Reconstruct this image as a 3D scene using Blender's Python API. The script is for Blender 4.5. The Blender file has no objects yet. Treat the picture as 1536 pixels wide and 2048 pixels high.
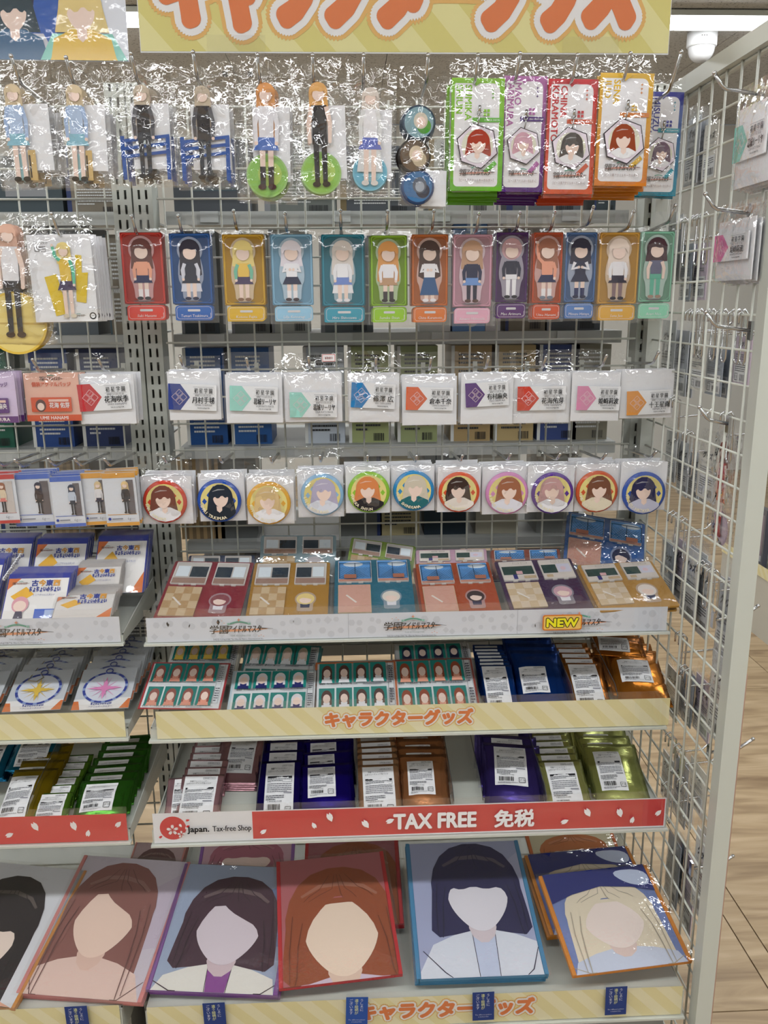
import bpy, math, random
import numpy as np
from mathutils import Vector, Matrix, Euler
random.seed(7)
rng = np.random.default_rng(11)
SC = bpy.context.scene
COL = SC.collection
R = math.radians
# ------------------------------------------------------------------ camera
F_PX, PITCH, YAW, ROLL = 1686.0, R(13.91), R(2.32), R(-0.44)
CAM = Vector((0.0, 0.0, 1.42))
_f = Vector((math.sin(YAW)*math.cos(PITCH), math.cos(YAW)*math.cos(PITCH), -math.sin(PITCH)))
_r = Vector((math.cos(YAW), -math.sin(YAW), 0))
_u = _r.cross(_f)
_c, _s = math.cos(ROLL), math.sin(ROLL)
AX_R, AX_U, AX_F = _c*_r + _s*_u, -_s*_r + _c*_u, _f
cd = bpy.data.cameras.new('camera'); cam = bpy.data.objects.new('camera', cd); COL.objects.link(cam)
cd.sensor_fit = 'VERTICAL'; cd.sensor_height = 24.0; cd.lens = F_PX/2048*24.0
cd.clip_start = 0.02; cd.clip_end = 60
M = Matrix((AX_R, AX_U, -AX_F)).transposed().to_4x4(); M.translation = CAM
cam.matrix_world = M
SC.camera = cam
# ------------------------------------------------------------------ world and exposure
SC.view_settings.view_transform = 'Standard'; SC.view_settings.look = 'None'
SC.view_settings.gamma = 1.0; SC.view_settings.use_curve_mapping = False
SC.view_settings.exposure = 0.1
W = bpy.data.worlds.new('world'); SC.world = W; W.use_nodes = True
W.node_tree.nodes['Background'].inputs[0].default_value = (0.9, 0.95, 1.0, 1)
W.node_tree.nodes['Background'].inputs[1].default_value = 0.12
SC.cycles.transparent_max_bounces = 16
SC.cycles.max_bounces = 4
SC.cycles.diffuse_bounces = 2
SC.cycles.glossy_bounces = 2
SC.cycles.adaptive_threshold = 0.08
SC.cycles.sample_clamp_indirect = 4.0
TUBE_STRENGTH = 20.0
CEIL_Z = 2.75

# ------------------------------------------------------------------ helpers
def ray(px, py):
    return (AX_F + AX_R*((px-768)/F_PX) + AX_U*((1024-py)/F_PX))
def atY(px, py, Y):
    d = ray(px, py); return CAM + d*((Y-CAM.y)/d.y)
def atX(px, py, X):
    d = ray(px, py); return CAM + d*((X-CAM.x)/d.x)
def atZ(px, py, Z):
    d = ray(px, py); return CAM + d*((Z-CAM.z)/d.z)
def atPlane(px, py, p, n):
    d = ray(px, py); return CAM + d*((p-CAM).dot(n)/d.dot(n))
def lin(h, a=1.0):
    if not isinstance(h, str): return tuple(h)
    h = h.lstrip('#'); o = []
    for i in (0, 2, 4):
        c = int(h[i:i+2], 16)/255
        o.append(c/12.92 if c <= .04045 else ((c+.055)/1.055)**2.4)
    return (o[0], o[1], o[2], a)
MATS = {}
def mat(name, color='#cccccc', rough=.5, metal=0, spec=.5, bump=None, build=None):
    if name in MATS: return MATS[name]
    m = bpy.data.materials.new(name); m.use_nodes = True
    nt = m.node_tree; b = nt.nodes['Principled BSDF']
    b.inputs['Base Color'].default_value = lin(color); b.inputs['Roughness'].default_value = rough
    b.inputs['Metallic'].default_value = metal; b.inputs['Specular IOR Level'].default_value = spec
    if bump:
        sc_, st_, di_ = bump
        n = nt.nodes.new('ShaderNodeTexNoise'); n.inputs['Scale'].default_value = sc_; n.inputs['Detail'].default_value = 4
        tc = nt.nodes.new('ShaderNodeTexCoord'); nt.links.new(tc.outputs['Object'], n.inputs['Vector'])
        bp = nt.nodes.new('ShaderNodeBump'); bp.inputs['Strength'].default_value = st_; bp.inputs['Distance'].default_value = di_
        nt.links.new(n.outputs['Fac'], bp.inputs['Height']); nt.links.new(bp.outputs[0], b.inputs['Normal'])
    if build: build(nt, b)
    MATS[name] = m; return m
def film_mat(name, haze=.06, gl=1.0, rough=.06, bump=None, tint='#ffffff', crumple=None):
    """thin clear plastic: see-through, glossy by Schlick's curve, a little milky"""
    if name in MATS: return MATS[name]
    m = bpy.data.materials.new(name); m.use_nodes = True; nt = m.node_tree
    for n in list(nt.nodes): nt.nodes.remove(n)
    N = nt.nodes.new; L = nt.links.new
    def math_(op, a, b=None, clamp=False):
        n = N('ShaderNodeMath'); n.operation = op; n.use_clamp = clamp
        for i, v in enumerate((a, b)):
            if v is None: continue
            if isinstance(v, (int, float)): n.inputs[i].default_value = v
            else: L(v, n.inputs[i])
        return n.outputs[0]
    out = N('ShaderNodeOutputMaterial'); tr = N('ShaderNodeBsdfTransparent'); tr.inputs[0].default_value = lin(tint)
    df = N('ShaderNodeBsdfDiffuse'); df.inputs[0].default_value = (.9, .92, .95, 1)
    g = N('ShaderNodeBsdfGlossy'); g.inputs['Roughness'].default_value = rough; g.inputs[0].default_value = (1, 1, 1, 1)
    m1 = N('ShaderNodeMixShader'); m1.inputs[0].default_value = haze
    L(tr.outputs[0], m1.inputs[1]); L(df.outputs[0], m1.inputs[2])
    lw = N('ShaderNodeLayerWeight'); lw.inputs[0].default_value = .5
    fac = math_('MULTIPLY', math_('ADD', math_('MULTIPLY', math_('POWER', lw.outputs['Facing'], 5.0), .9), .045), gl, True)
    m2 = N('ShaderNodeMixShader'); L(fac, m2.inputs[0]); L(m1.outputs[0], m2.inputs[1]); L(g.outputs[0], m2.inputs[2])
    if bump or crumple:
        tc = N('ShaderNodeTexCoord'); src = tc.outputs['Object']
        oi = N('ShaderNodeObjectInfo'); va = N('ShaderNodeVectorMath'); va.operation = 'ADD'; L(src, va.inputs[0])
        cm = N('ShaderNodeCombineXYZ'); L(math_('MULTIPLY', oi.outputs['Random'], 7.0), cm.inputs[0]); L(math_('MULTIPLY', oi.outputs['Random'], 3.0), cm.inputs[1])
        L(cm.outputs[0], va.inputs[1]); src = va.outputs[0]
        h = None
        if bump:
            no = N('ShaderNodeTexNoise'); no.inputs['Scale'].default_value = bump[0]; no.inputs['Detail'].default_value = 3; L(src, no.inputs['Vector']); h = math_('MULTIPLY', no.outputs['Fac'], bump[2])
        if crumple:
            sc_, am = crumple
            nz = N('ShaderNodeTexNoise'); nz.inputs['Scale'].default_value = sc_*.35; L(src, nz.inputs['Vector'])
            mxv = N('ShaderNodeVectorMath'); mxv.operation = 'MULTIPLY_ADD'; L(nz.outputs['Color'], mxv.inputs[0]); mxv.inputs[1].default_value = (.03, .03, .0); L(src, mxv.inputs[2])
            for q, (k, w_) in enumerate(((1, 1), (2.6, .12))):
                vo = N('ShaderNodeTexVoronoi'); vo.inputs['Scale'].default_value = sc_*k; L(mxv.outputs[0], vo.inputs['Vector'])
                t_ = math_('MULTIPLY', vo.outputs['Distance'], am*w_); h = t_ if h is None else math_('ADD', h, t_)
        bp = N('ShaderNodeBump'); bp.inputs['Strength'].default_value = 1.0; bp.inputs['Distance'].default_value = 1.0
        L(h, bp.inputs['Height']); L(bp.outputs[0], g.inputs['Normal']); L(bp.outputs[0], lw.inputs['Normal'])
    L(m2.outputs[0], out.inputs[0])
    MATS[name] = m; return m
def ink_mat(name, rough=.4, alpha=None, spec=.4, metal=0, bump=None):
    """printed colour taken from the mesh's own colour attribute; alpha < 1 for tinted clear acrylic"""
    def bld(nt, b):
        a = nt.nodes.new('ShaderNodeVertexColor'); a.layer_name = 'Col'
        nt.links.new(a.outputs['Color'], b.inputs['Base Color'])
        if alpha is not None:
            o = [n for n in nt.nodes if n.type == 'OUTPUT_MATERIAL'][0]
            tr = nt.nodes.new('ShaderNodeBsdfTransparent'); nt.links.new(a.outputs['Color'], tr.inputs[0])
            mx = nt.nodes.new('ShaderNodeMixShader'); mx.inputs[0].default_value = alpha
            nt.links.new(tr.outputs[0], mx.inputs[1]); nt.links.new(b.outputs[0], mx.inputs[2]); nt.links.new(mx.outputs[0], o.inputs[0])
    return mat(name, rough=rough, spec=spec, metal=metal, bump=bump, build=bld)
INK = ink_mat('printed_ink', .42)
INK_GLOSS = ink_mat('printed_gloss', .12, spec=.5)
TINT = ink_mat('tinted_acrylic', .12, alpha=.62)
FOIL = ink_mat('foil_ink', .24, metal=.85, bump=(55, .25, .004))
CLOTH = ink_mat('printed_cloth', .8, spec=.1, bump=(900, .25, .0006))
WHITE_METAL = mat('white_painted_metal', '#cdd0c7', .38)
GREY_METAL = mat('grey_painted_metal', '#9a9c99', .4)
WIRE = mat('white_wire', '#d4d5cb', .35)
CHROME = mat('chrome', '#c9cacc', .16, 1)
CARD = mat('white_card', '#eeeef2', .55)
FILM = film_mat('bag_film', .022, 1.7, .05, (26, .3, .0043))
FILM_CRISP = film_mat('crumpled_film', .005, 2.4, .05, (30, .3, .0022), crumple=(36, .0066))
FILM_STACK = film_mat('stacked_film', .03, 1.5, .12, (45, .35, .003))
CLEAR = film_mat('clear_plastic', .01, 1.0, .03)
SLEEVE = film_mat('clear_sleeve', .03, 1.2, .08, (22, .15, .002))

class MB:
    """collects geometry for ONE mesh; faces may carry a colour and a material slot"""
    def __init__(s): s.v = []; s.f = []; s.c = []; s.m = []; s.z = 0.0; s.dz = .00014; s.mi = 0
    def face(s, pts, col=None):
        i = len(s.v); s.v += [tuple(p) for p in pts]; s.f.append(tuple(range(i, i+len(pts)))); s.c.append(col); s.m.append(s.mi)
    def raw(s, vs, fs, col=None):
        i = len(s.v); s.v += [tuple(p) for p in vs]
        for f in fs: s.f.append(tuple(k+i for k in f)); s.c.append(col); s.m.append(s.mi)
    def box(s, c, d, col=None, rot=None):
        x, y, z = d[0]/2, d[1]/2, d[2]/2
        vs = [Vector((a*x, b*y, e*z)) for e in (-1, 1) for b in (-1, 1) for a in (-1, 1)]
        if rot is not None:
            mm = rot if isinstance(rot, Matrix) else Euler(rot).to_matrix(); vs = [mm@v for v in vs]
        c = Vector(c); s.raw([v+c for v in vs], [(0,2,3,1),(4,5,7,6),(0,1,5,4),(2,6,7,3),(0,4,6,2),(1,3,7,5)], col); return s
    def tube(s, path, r, n=6, col=None, caps=True):
        path = [Vector(p) for p in path]; rings = []
        t0 = (path[1]-path[0]).normalized(); a = t0.orthogonal().normalized()
        for i, p in enumerate(path):
            if i == 0: t = path[1]-path[0]
            elif i == len(path)-1: t = path[-1]-path[-2]
            else: t = (path[i+1]-p).normalized()+(p-path[i-1]).normalized()
            t.normalize(); a = (a-t*a.dot(t)).normalized(); b = t.cross(a)
            rr = r[i] if isinstance(r, (list, tuple)) else r
            rings.append([p+(a*math.cos(2*math.pi*k/n)+b*math.sin(2*math.pi*k/n))*rr for k in range(n)])
        vs = [q for ring in rings for q in ring]; fs = []
        for i in range(len(path)-1):
            for k in range(n): fs.append((i*n+k, i*n+(k+1)%n, (i+1)*n+(k+1)%n, (i+1)*n+k))
        if caps: fs.append(tuple(range(n-1, -1, -1))); fs.append(tuple((len(path)-1)*n+k for k in range(n)))
        s.raw(vs, fs, col); return s
    def slab(s, pts, z0, z1, col=None):
        """extruded outline in the local xy plane"""
        n = len(pts); vs = [(p[0], p[1], z0) for p in pts]+[(p[0], p[1], z1) for p in pts]
        fs = [tuple(range(n-1, -1, -1)), tuple(range(n, 2*n))]+[(i, (i+1)%n, n+(i+1)%n, n+i) for i in range(n)]
        s.raw(vs, fs, col); return s
    # ---- flat print, each call one thin layer above the last
    def poly(s, pts, col): s.z += s.dz; s.face([(p[0], p[1], s.z) for p in pts], lin(col)); return s
    def rect(s, x0, y0, x1, y1, col, r=0): return s.poly(rrect(x0, y0, x1, y1, r), col)
    def disc(s, cx, cy, rx, ry, col, n=20, a0=0):
        return s.poly([(cx+rx*math.cos(a0+2*math.pi*k/n), cy+ry*math.sin(a0+2*math.pi*k/n)) for k in range(n)], col)
    def band(s, path, w, col):
        """a stroke; w may taper"""
        s.z += s.dz; n = len(path); L = []; Rr = []
        for i, (x, y) in enumerate(path):
            x0, y0 = path[max(i-1, 0)]; x1, y1 = path[min(i+1, n-1)]
            d = math.hypot(x1-x0, y1-y0) or 1; nx, ny = -(y1-y0)/d, (x1-x0)/d
            ww = (w[i] if isinstance(w, (list, tuple)) else w)/2
            L.append((x+nx*ww, y+ny*ww, s.z)); Rr.append((x-nx*ww, y-ny*ww, s.z))
        s.raw(L+Rr, [(n+i, n+i+1, i+1, i) for i in range(n-1)], lin(col)); return s
    def frame(s, x0, y0, x1, y1, w, col, r=0):
        s.z += s.dz; a = rrect(x0, y0, x1, y1, r); b = rrect(x0+w, y0+w, x1-w, y1-w, max(r-w, 0) if r else 0); n = len(a)
        s.raw([(p[0], p[1], s.z) for p in a+b], [(i, (i+1) % n, n+(i+1) % n, n+i) for i in range(n)], lin(col)); return s
    def text(s, t, x, y, size, col, align='C', bold=0.0, sx=1.0, rot=0.0, skew=0.0, layer=True, res=2, fit=None):
        """size = cap/kanji height; (x, y) = baseline anchor; fit = largest width"""
        vs, fs, w = glyphs(t, res)
        k = size; kx = size*sx
        if fit and w*kx > fit: kx = fit/w
        ox = {'C': -w/2, 'L': 0, 'R': -w}[align]
        if layer: s.z += s.dz
        c, n = math.cos(rot), math.sin(rot)
        nb = 0 if not bold else (2 if bold < .03 else (6 if bold < .08 else (14 if size < .05 else 30)))
        sh = [(0, 0)]+[(bold*size*math.cos(2*math.pi*q/nb), bold*size*math.sin(2*math.pi*q/nb)) for q in range(nb)]
        for q, (dx, dy) in enumerate(sh):
            P = []; zz = s.z+q*1.6e-5
            for a, b in vs:
                X = (a+ox)*kx+b*k*skew+dx; Y = b*k+dy
                P.append((x+c*X-n*Y, y+n*X+c*Y, zz))
            s.raw(P, fs, lin(col))
        s.z += nb*1.6e-5
        return s
    def build(s, name, material, parent=None, smooth=False, loc=None, rot=None):
        me = bpy.data.meshes.new(name); me.from_pydata(s.v, [], s.f)
        ms = material if isinstance(material, (list, tuple)) else [material]
        for m in ms: me.materials.append(m)
        if len(ms) > 1: me.polygons.foreach_set('material_index', s.m)
        if any(c is not None for c in s.c):
            at = me.color_attributes.new('Col', 'FLOAT_COLOR', 'CORNER'); arr = []
            for f, c in zip(s.f, s.c): arr += list(c or (.8, .8, .8, 1))*len(f)
            at.data.foreach_set('color', arr)
        if smooth: me.polygons.foreach_set('use_smooth', [True]*len(me.polygons))
        me.update(); return link(name, me, parent, loc, rot)
def rrect(x0, y0, x1, y1, r=0, n=4):
    if not r: return [(x0, y0), (x1, y0), (x1, y1), (x0, y1)]
    rr = r if isinstance(r, (list, tuple)) else (r,)*4
    o = []
    for (cx, cy, a, q) in ((x0, y0, 180, rr[0]), (x1, y0, 270, rr[1]), (x1, y1, 0, rr[2]), (x0, y1, 90, rr[3])):
        if not q: o.append((cx, cy)); continue
        sx = 1 if cx == x0 else -1; sy = 1 if cy == y0 else -1
        for k in range(n+1):
            t = R(a+90*k/n); o.append((cx+sx*q+q*math.cos(t), cy+sy*q+q*math.sin(t)))
    return o
def link(name, me, parent=None, loc=None, rot=None):
    o = bpy.data.objects.new(name, me); COL.objects.link(o)
    if parent is not None: o.parent = parent
    if loc is not None: o.location = loc
    if rot is not None: o.rotation_euler = rot
    return o
def tag(o, label=None, cat=None, group=None, kind=None):
    if label: o['label'] = label
    if cat: o['category'] = cat
    if group: o['group'] = group
    if kind: o['kind'] = kind
    return o
def thing(name, label, cat, loc=(0, 0, 0), rot=(0, 0, 0), group=None, kind=None):
    o = bpy.data.objects.new(name, None); COL.objects.link(o); o.empty_display_size = .02
    o.location = loc; o.rotation_euler = rot; return tag(o, label, cat, group, kind)
KIDS = {}
def dup(o, parent=None, skip=()):
    c = o.copy(); COL.objects.link(c)
    if parent is not None: c.parent = parent
    for ch in list(o.children):
        if ch.name.split('.')[0] in skip: continue
        dup(ch, c, skip)
    return c
_G = {}
def glyphs(t, res=2):
    k = (t, res)
    if k in _G: return _G[k]
    cu = bpy.data.curves.new('t', 'FONT'); cu.body = t; cu.size = 1.0; cu.resolution_u = res; cu.fill_mode = 'FRONT'
    ob = bpy.data.objects.new('t', cu); COL.objects.link(ob)
    dg = bpy.context.evaluated_depsgraph_get(); ev = ob.evaluated_get(dg); me = ev.to_mesh()
    vs = [(v.co.x, v.co.y) for v in me.vertices]; fs = [tuple(p.vertices) for p in me.polygons]
    ev.to_mesh_clear(); bpy.data.objects.remove(ob); bpy.data.curves.remove(cu)
    if vs:
        xs = [v[0] for v in vs]; x0, x1 = min(xs), max(xs)
        cap = .73
        vs = [((a-x0)/cap, b/cap) for a, b in vs]; w = (x1-x0)/cap
    else: w = 0
    _G[k] = (vs, fs, w); return _G[k]
def mixc(a, b, f):
    a, b = lin(a), lin(b); return tuple(a[k]*(1-f)+b[k]*f for k in range(3))+(1,)
def smooth(P, k=2):
    for _ in range(k):
        Q = []
        for i in range(len(P)):
            A, B = P[i], P[(i+1) % len(P)]
            Q += [(A[0]*.75+B[0]*.25, A[1]*.75+B[1]*.25), (A[0]*.25+B[0]*.75, A[1]*.25+B[1]*.75)]
        P = Q
    return P
def fromrect(x0, y0, x1, y1, Y):
    """pixel rectangle on the upright plane at depth Y -> centre x, bottom z, width, height"""
    a, b, c, d = atY(x0, y1, Y), atY(x1, y1, Y), atY(x1, y0, Y), atY(x0, y0, Y)
    return ((a.x+b.x+c.x+d.x)/4, (a.z+b.z)/2, ((b.x-a.x)+(c.x-d.x))/2, ((d.z-a.z)+(c.z-b.z))/2)
# ================================================================== room shell
def wood(nt, b):
    N = nt.nodes.new; L = nt.links.new
    tc = N('ShaderNodeTexCoord'); mp = N('ShaderNodeMapping'); mp.inputs['Scale'].default_value = (1.1, 9, 1)
    L(tc.outputs['Object'], mp.inputs[0])
    n1 = N('ShaderNodeTexNoise'); n1.inputs['Scale'].default_value = 2.2; n1.inputs['Detail'].default_value = 8; n1.inputs['Distortion'].default_value = .9
    L(mp.outputs[0], n1.inputs['Vector'])
    cr = N('ShaderNodeValToRGB'); e = cr.color_ramp.elements
    e[0].position = .30; e[0].color = lin('#8d7458'); e[1].position = .72; e[1].color = lin('#cdb594')
    m = e.new(.5); m.color = lin('#b39a78')
    L(n1.outputs['Fac'], cr.inputs[0]); L(cr.outputs[0], b.inputs['Base Color'])
WOOD = mat('wood_grain_vinyl', rough=.38, build=wood)
def ceil_b(nt, b):
    N = nt.nodes.new; L = nt.links.new
    tc = N('ShaderNodeTexCoord'); n1 = N('ShaderNodeTexNoise'); n1.inputs['Scale'].default_value = 90; L(tc.outputs['Object'], n1.inputs['Vector'])
    cr = N('ShaderNodeValToRGB'); e = cr.color_ramp.elements; e[0].position = .33; e[0].color = lin('#8e8b86'); e[1].position = .42; e[1].color = lin('#c9c7c2')
    L(n1.outputs['Fac'], cr.inputs[0]); L(cr.outputs[0], b.inputs['Base Color'])
CEIL = mat('speckled_ceiling_board', rough=.9, build=ceil_b)
PLASTER = mat('wall_plaster', '#d5d3cc', .8)
X0, X1, Y0, Y1 = -4.2, 3.8, -4.0, 7.0
fl = thing('floor', 'pale wood grain vinyl floor of the shop aisle', None, kind='structure')
MB().box(((X0+X1)/2, (Y0+Y1)/2, -.03), (X1-X0, Y1-Y0, .05)).build('subfloor', mat('subfloor', '#5d4c3a', .8), fl)
xs = [X0]
for x in (-3.2, -2.3, -1.4, -.5, .265, .865, .914, 1.62, 2.2, 2.9, X1): xs.append(x)
k = 0
for a, b in zip(xs[:-1], xs[1:]):
    ys = [Y0, Y0+1.1+.35*(k % 3)]
    while ys[-1] < Y1-1.4: ys.append(ys[-1]+1.8)
    ys.append(Y1); k += 1
    for c, d in zip(ys[:-1], ys[1:]):
        MB().box((0, 0, 0), (b-a-.003, d-c-.003, .012)).build('plank', WOOD, fl, loc=((a+b)/2, (c+d)/2, 0))
fl.children[0].location.z = 0
ce = thing('ceiling', 'grey speckled ceiling boards', None, kind='structure')
MB().box(((X0+X1)/2, (Y0+Y1)/2, CEIL_Z+.06), (X1-X0, Y1-Y0, .06)).build('ceiling_slab', mat('slab', '#77756f', .9), ce)
bme = None
nx = 9; ny = 6
for i in range(nx):
    for j in range(ny):
        a = X0+(X1-X0)*(i+.5)/nx; c = Y0+(Y1-Y0)*(j+.5)/ny
        if bme is None:
            o = MB().box((0, 0, 0), ((X1-X0)/nx-.004, (Y1-Y0)/ny-.004, .012)).build('panel', CEIL, ce, loc=(a, c, CEIL_Z+.012)); bme = o.data
        else: link('panel', bme, ce, (a, c, CEIL_Z+.012))
for nm, c, d in (('wall_far', ((X0+X1)/2, Y1+.05, CEIL_Z/2), (X1-X0+.2, .1, CEIL_Z)), ('wall_near', ((X0+X1)/2, Y0-.05, CEIL_Z/2), (X1-X0+.2, .1, CEIL_Z)),
                 ('wall_left', (X0-.05, (Y0+Y1)/2, CEIL_Z/2), (.1, Y1-Y0, CEIL_Z)), ('wall_right', (X1+.05, (Y0+Y1)/2, CEIL_Z/2), (.1, Y1-Y0, CEIL_Z))):
    tag(MB().box(c, d).build(nm, PLASTER), 'plain off-white shop wall', None, None, 'structure')
# ------------------------------------------------------------------ ceiling lights
EM = bpy.data.materials.new('lit_tube'); EM.use_nodes = True
_n = EM.node_tree.nodes; _n.remove(_n['Principled BSDF']); _e = _n.new('ShaderNodeEmission')
_e.inputs[0].default_value = (.95, .98, 1.0, 1); _e.inputs[1].default_value = TUBE_STRENGTH
EM.node_tree.links.new(_e.outputs[0], _n['Material Output'].inputs[0])
LAMP_ROWS = [4.45, 2.25, .1, -2.1]
tube_me = body_me = None
def light_fixture(x, y, label, group):
    global tube_me, body_me
    t = thing('ceiling_light', label, 'light', (x, y, CEIL_Z), group=group)
    if body_me is None:
        body_me = MB().box((0, 0, -.012), (2.36, .20, .024)).build('housing', WHITE_METAL, t).data
        P = [(.074*math.cos(R(a)), -.024-.03*math.sin(R(a))) for a in range(0, 181, 20)]; n = len(P)
        m = MB(); m.raw([(sx*.585, y_, z_) for sx in (-1, 1) for y_, z_ in P], [(i, i+1, n+i+1, n+i) for i in range(n-1)]+[tuple(range(n)), tuple(range(2*n-1, n-1, -1))])
        tube_me = m.build('diffuser', EM, t, False, loc=(-.59, 0, 0)).data; link('diffuser', tube_me, t, (.59, 0, 0))
    else:
        link('housing', body_me, t); link('diffuser', tube_me, t, (-.59, 0, 0)); link('diffuser', tube_me, t, (.59, 0, 0))
    return t
for j, y in enumerate(LAMP_ROWS):
    for i, x in enumerate((-3.0, -.6, 1.8)):
        if j == 0 and i == 2: lab = 'bright fluorescent ceiling light above the far aisle, beside the dome camera'
        elif j == 0 and i == 1: lab = 'fluorescent ceiling light glimpsed through the gap between poster and banner'
        else: lab = 'fluorescent ceiling light out of the picture over the shop aisles'
        light_fixture(x, y, lab, 'fluorescent ceiling lights')
# dome security camera
p = atZ(1405, 66, CEIL_Z)
dome = thing('dome_camera', 'white round dome camera fixed to the ceiling under the bright light', 'security camera', p)
m = MB(); n = 24
def lathe(m, prof, n=24, col=None):
    vs = [(r*math.cos(2*math.pi*k/n), r*math.sin(2*math.pi*k/n), z) for r, z in prof for k in range(n)]
    fs = [(i*n+k, i*n+(k+1) % n, (i+1)*n+(k+1) % n, (i+1)*n+k) for i in range(len(prof)-1) for k in range(n)]
    m.raw(vs, fs, col); return m
lathe(m, [(.0, 0), (.075, 0), (.075, -.06), (.07, -.068), (.0, -.068)]).build('mounting_ring', mat('white_plastic', '#dcdcdc', .35), dome, True)
lathe(MB(), [(.066, -.066)]+[(.066*math.cos(R(a)), -.075-.066*math.sin(R(a))) for a in range(0, 91, 15)]).build('dome_cover', mat('dome_plastic', '#c9c9c9', .12), dome, True)
for k in range(3): MB().box((-.03+.012*k, -.0755, -.03), (.005, .002, .004)).build('vent_slot', mat('dark_plastic', '#30302e', .5), dome)
# ceiling duct strip at the far right
q = atZ(1440, 12, CEIL_Z)
tag(MB().box((q.x+.6, q.y-.35, CEIL_Z-.02), (3.2, .12, .045)).build('ceiling_rail', WHITE_METAL), 'flat grey metal rail running along the ceiling at top right', 'rail')
# ------------------------------------------------------------------ the display unit: uprights, wire grids, shelves
YM = 1.60
def upright(x, label, z1=1.795, w=.030):
    t = thing('slotted_upright', label, 'upright post', (x, 1.622, 0), group='slotted uprights of the display rack')
    m = MB(); d = .05; th = .002; sw = .0042; off = .0064
    xs_ = [(-w/2, -off-sw/2), (-off+sw/2, off-sw/2), (off+sw/2, w/2)]
    for a, b in xs_: m.box(((a+b)/2, 0, z1/2), (b-a, th, z1))
    z = .02
    while z < z1:
        zz = min(.0095, z1-z)
        for c in (-off, off): m.box((c, 0, z+zz/2), (sw, th, zz))
        z += .0254
    m.build('slotted_face', WHITE_METAL, t)
    m = MB()
    for c in (-1, 1): m.box((c*(w/2+.001), d/2, z1/2), (.002, d+th, z1))
    m.box((0, d, z1/2), (w, .002, z1)); m.box((0, d/2, z1), (w+.004, d, .002))
    m.build('channel', WHITE_METAL, t)
    return t
upright(-.4005, 'slotted white upright post at the end of the left bay')
upright(-.3635, 'slotted white upright post at the start of the wide bay')
upright(.567, 'slotted white upright post beside the side grid')
def wire_panel(name, label, org, ux, uz, nu, nv, du, dv, r=.0019, ext=.012, skipv=()):
    """grid of upright and level wires, each wire its own part"""
    t = thing(name, label, 'wire grid', org)
    H = dv*(nv-1)+2*ext; Wd = du*(nu-1)+2*ext; ux = Vector(ux)
    vme = hme = None; nrm = ux.cross(Vector((0, 0, 1)))
    for i in range(nu):
        p = ux*(i*du)
        if vme is None: vme = MB().tube([(0, 0, -ext), (0, 0, H-ext)], r, 6).build('wire', WIRE, t, True, loc=p).data
        else: link('wire', vme, t, p)
    for j in range(nv):
        p = Vector((0, 0, j*dv))+nrm*(2*r)
        if hme is None: hme = MB().tube([ux*(-ext), ux*(Wd-ext)], r, 6).build('wire', WIRE, t, True, loc=p).data
        else: link('wire', hme, t, p)
    return t
wire_panel('wire_grid_panel', 'white wire grid forming the back of the wide bay', (-.322, YM, .202), (1, 0, 0), None, 18, 32, .05, .05)
wire_panel('wire_grid_panel', 'white wire grid forming the back of the left bay', (-1.275, YM, .202), (1, 0, 0), None, 18, 32, .05, .05)
# side frame
SX = .572
sf = thing('side_grid_stand', 'white square tube frame with wire grid closing the rack end', 'frame', (SX, 1.15, 0))
def sq(a, b, w): 
    a, b = Vector(a), Vector(b); c = (a+b)/2; d = b-a
    return MB().box(c, (abs(d.x)+w, abs(d.y)+w, abs(d.z)+w))
sq((0, 0, .02), (0, 0, 1.765), .026).build('front_post', WHITE_METAL, sf)
sq((0, .453, .02), (0, .453, 1.765), .022).build('back_post', WHITE_METAL, sf)
sq((0, .013+.013, 1.765), (0, .428, 1.765), .026).build('top_bar', WHITE_METAL, sf)
sq((0, .013+.013, .06), (0, .428, .06), .026).build('bottom_bar', WHITE_METAL, sf)
vme = hme = None
for i in range(8):
    p = (-.004, .045+.05*i, 0)
    if vme is None: vme = MB().tube([(0, 0, .06), (0, 0, 1.76)], .0019, 6).build('wire', WIRE, sf, True, loc=p).data
    else: link('wire', vme, sf, p)
for j in range(34):
    p = (0, 0, .10+.05*j)
    if hme is None: hme = MB().tube([(0, .0, 0), (0, .452, 0)], .0019, 6).build('wire', WIRE, sf, True, loc=p).data
    else: link('wire', hme, sf, p)
# ------------------------------------------------------------------ shelves with printed front strips
STRIPE_A, STRIPE_B = '#e9dca4', '#efe6bd'
def striped(m, x0, y0, x1, y1, pitch=.05, sl=1.0, a='#eadfa8', b='#f0e8c2'):
    m.rect(x0, y0, x1, y1, a)
    h = y1-y0; x = x0-h*sl
    m.z += m.dz
    while x < x1:
        q = [(x+h*sl, y0), (x+h*sl+pitch/2, y0), (x+pitch/2, y1), (x, y1)]
        # clip to the strip
        def clip(P, xv, keep):
            o = []
            for i in range(len(P)):
                A, B = P[i], P[(i+1) % len(P)]
                ia, ib = keep(A[0]), keep(B[0])
                if ia: o.append(A)
                if ia != ib:
                    t = (xv-A[0])/(B[0]-A[0]); o.append((xv, A[1]+t*(B[1]-A[1])))
            return o
        q = clip(q, x0, lambda v: v >= x0-1e-9)
        if len(q) > 2: q = clip(q, x1, lambda v: v <= x1+1e-9)
        if len(q) > 2: m.face([(px, py, m.z) for px, py in q], lin(b))
        x += pitch
def fat_kana(m, t, x, y, size, sx=1.0, o=(.30, .22, .085)):
    m.text(t, x, y, size, '#e8b45e', bold=o[0], sx=sx)
    m.text(t, x, y, size, '#f0edec', bold=o[1], sx=sx)
    m.text(t, x, y, size, '#e2762f', bold=o[2], sx=sx)
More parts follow.
